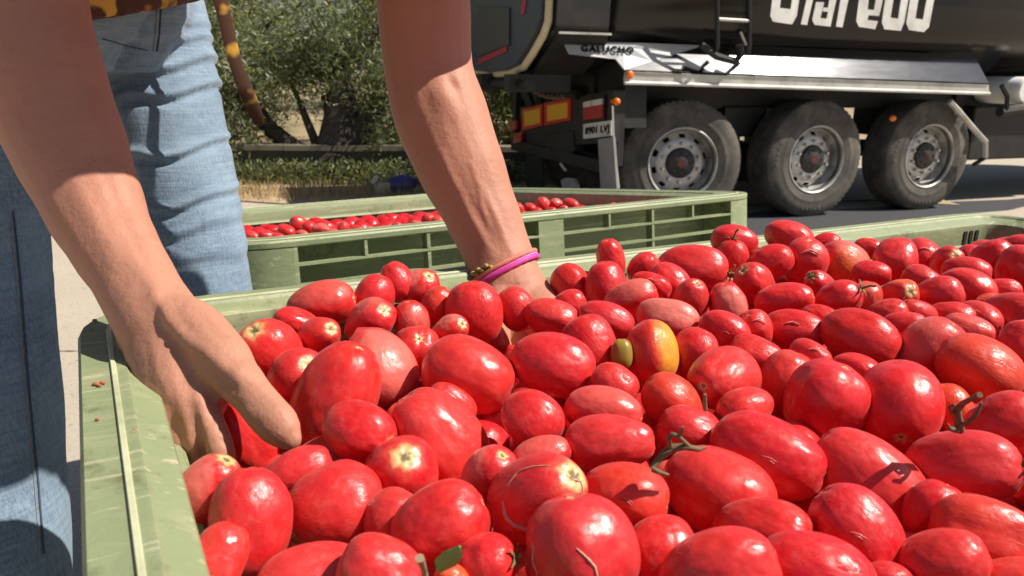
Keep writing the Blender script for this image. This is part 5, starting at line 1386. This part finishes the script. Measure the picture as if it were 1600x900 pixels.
p, r = dense([Vector((-.60, .93, .96)), Vector((-.53, .92, 1.03)), Vector((-.46, .91, 1.09))], [.13, .14, .125], 3)
jl.tube(p, [q * .98 for q in r], 24, (Vector((1, 0, .3)), .78), True)
jo = solid(rebase(jl), 'jeans', M_den, per, .0045, 5, .5, disp=folds)
# stitched seams and pocket edge, laid on the cloth
from mathutils.bvhtree import BVHTree
M_thr = simple('seam_thread', (.05, .07, .12), .85); M_st = simple('stitch_thread', (.30, .26, .2), .8)
jb = BVHTree.FromPolygons([v.co for v in jo.data.vertices], [tuple(p.vertices) for p in jo.data.polygons])
def on_cloth(x, y):
    h = jb.ray_cast(EYE - o0, ray(x, y).normalized()); return (h[0] + h[1] * .0006, h[1]) if h[0] is not None else (None, None)
for pl, r_, mt in (([(251, 5), (250, 30), (248, 58), (244, 84)], .0011, M_thr), ([(245, 5), (244, 30), (242, 58), (238, 84)], .0005, M_st), ([(160, 60), (200, 72), (236, 80)], .0008, M_thr),
                   ([(20, 330), (30, 420), (38, 520), (46, 620), (58, 740), (70, 890)], .0010, M_thr), ([(14, 330), (24, 420), (32, 520), (40, 620), (52, 740), (64, 890)], .0004, M_st)):
    pp = []
    for (x0, y0), (x1, y1) in zip(pl, pl[1:]):
        for q in range(6):
            h, n = on_cloth(x0 + (x1 - x0) * q / 6, y0 + (y1 - y0) * q / 6)
            if h is not None and (not pp or (h - pp[-1]).length < .05): pp.append(h)
    if len(pp) > 3:
        m = MB(); m.tube(pp, r_, 6); m.build('seam', mt, per, smooth=True)
# shirt
k = NT('shirt_print'); co = k.coord('Object')
v_ = k.n('ShaderNodeTexVoronoi'); v_.inputs['Scale'].default_value = 28; k.l(co, v_.inputs['Vector'])
k.col(k.mix(k.ramp(k.noise(co, 24, 2, .5, .8), [(.52, 0.), (.58, 1.)]), (.09, .03, .02), (.72, .40, .07))); k.b.inputs['Roughness'].default_value = .85
M_shirt = k.m
sh = MB()
for pts, rad, fl in (([Vector((-.485, .955, 1.010)), Vector((-.485, .945, 1.06)), Vector((-.45, .925, 1.12)), HIP.lerp(CH, .6), CH, CH.lerp(NK, .75)], [.172, .165, .152, .145, .155, .10], (Vector((.85, 0, -.3)), .76)),
                     ([rsh.lerp(rel, .42), rsh, CH + Vector((.02, -.05, .02)), CH + Vector((.02, .05, .02)), lsh, lsh.lerp(lel, .42)], [.070, .090, .105, .095, .068, .056], None)):
    p, r = dense(pts, rad, 4); sh.tube(p, r, 22, fl, False)
so_ = solid(rebase(sh), 'shirt', M_shirt, per, .008, 4, .5)
# loose printed tie end hanging from the shirt
M_tie = NT('tie_print'); co = M_tie.coord('Object')
M_tie.col(M_tie.mix(M_tie.ramp(M_tie.noise(co, 30, 2, .5), [(.60, 0.), (.72, 1.)]), (.085, .035, .02), (.70, .38, .05))); M_tie.b.inputs['Roughness'].default_value = .8; M_tie = M_tie.m
m = MB(); rg = []
tp, tr_ = dense([PD(x, y, d) for x, y, d in ((318, -60, .88), (344, 0, .87), (356, 50, .865), (370, 105, .86), (388, 150, .86), (404, 188, .86))], [.006, .0075, .007, .0065, .0075, .006], 4)
m.tube(tp, [q * 1.25 for q in tr_], 10, (F, .16), True)
rebase(m).build('shirt_tie', M_tie, per, smooth=True, angle=70)
# shoes
m = MB()
for fx, fy in ((-.42, .98), (-.57, .64)):
    m.tube([Vector((fx - .07, fy, .045)), Vector((fx + .02, fy, .05)), Vector((fx + .15, fy, .035))], [.04, .045, .036], 14, None, True)
rebase(m).build('shoes', simple('shoe', (.08, .07, .07), .7), per, smooth=True, angle=60)
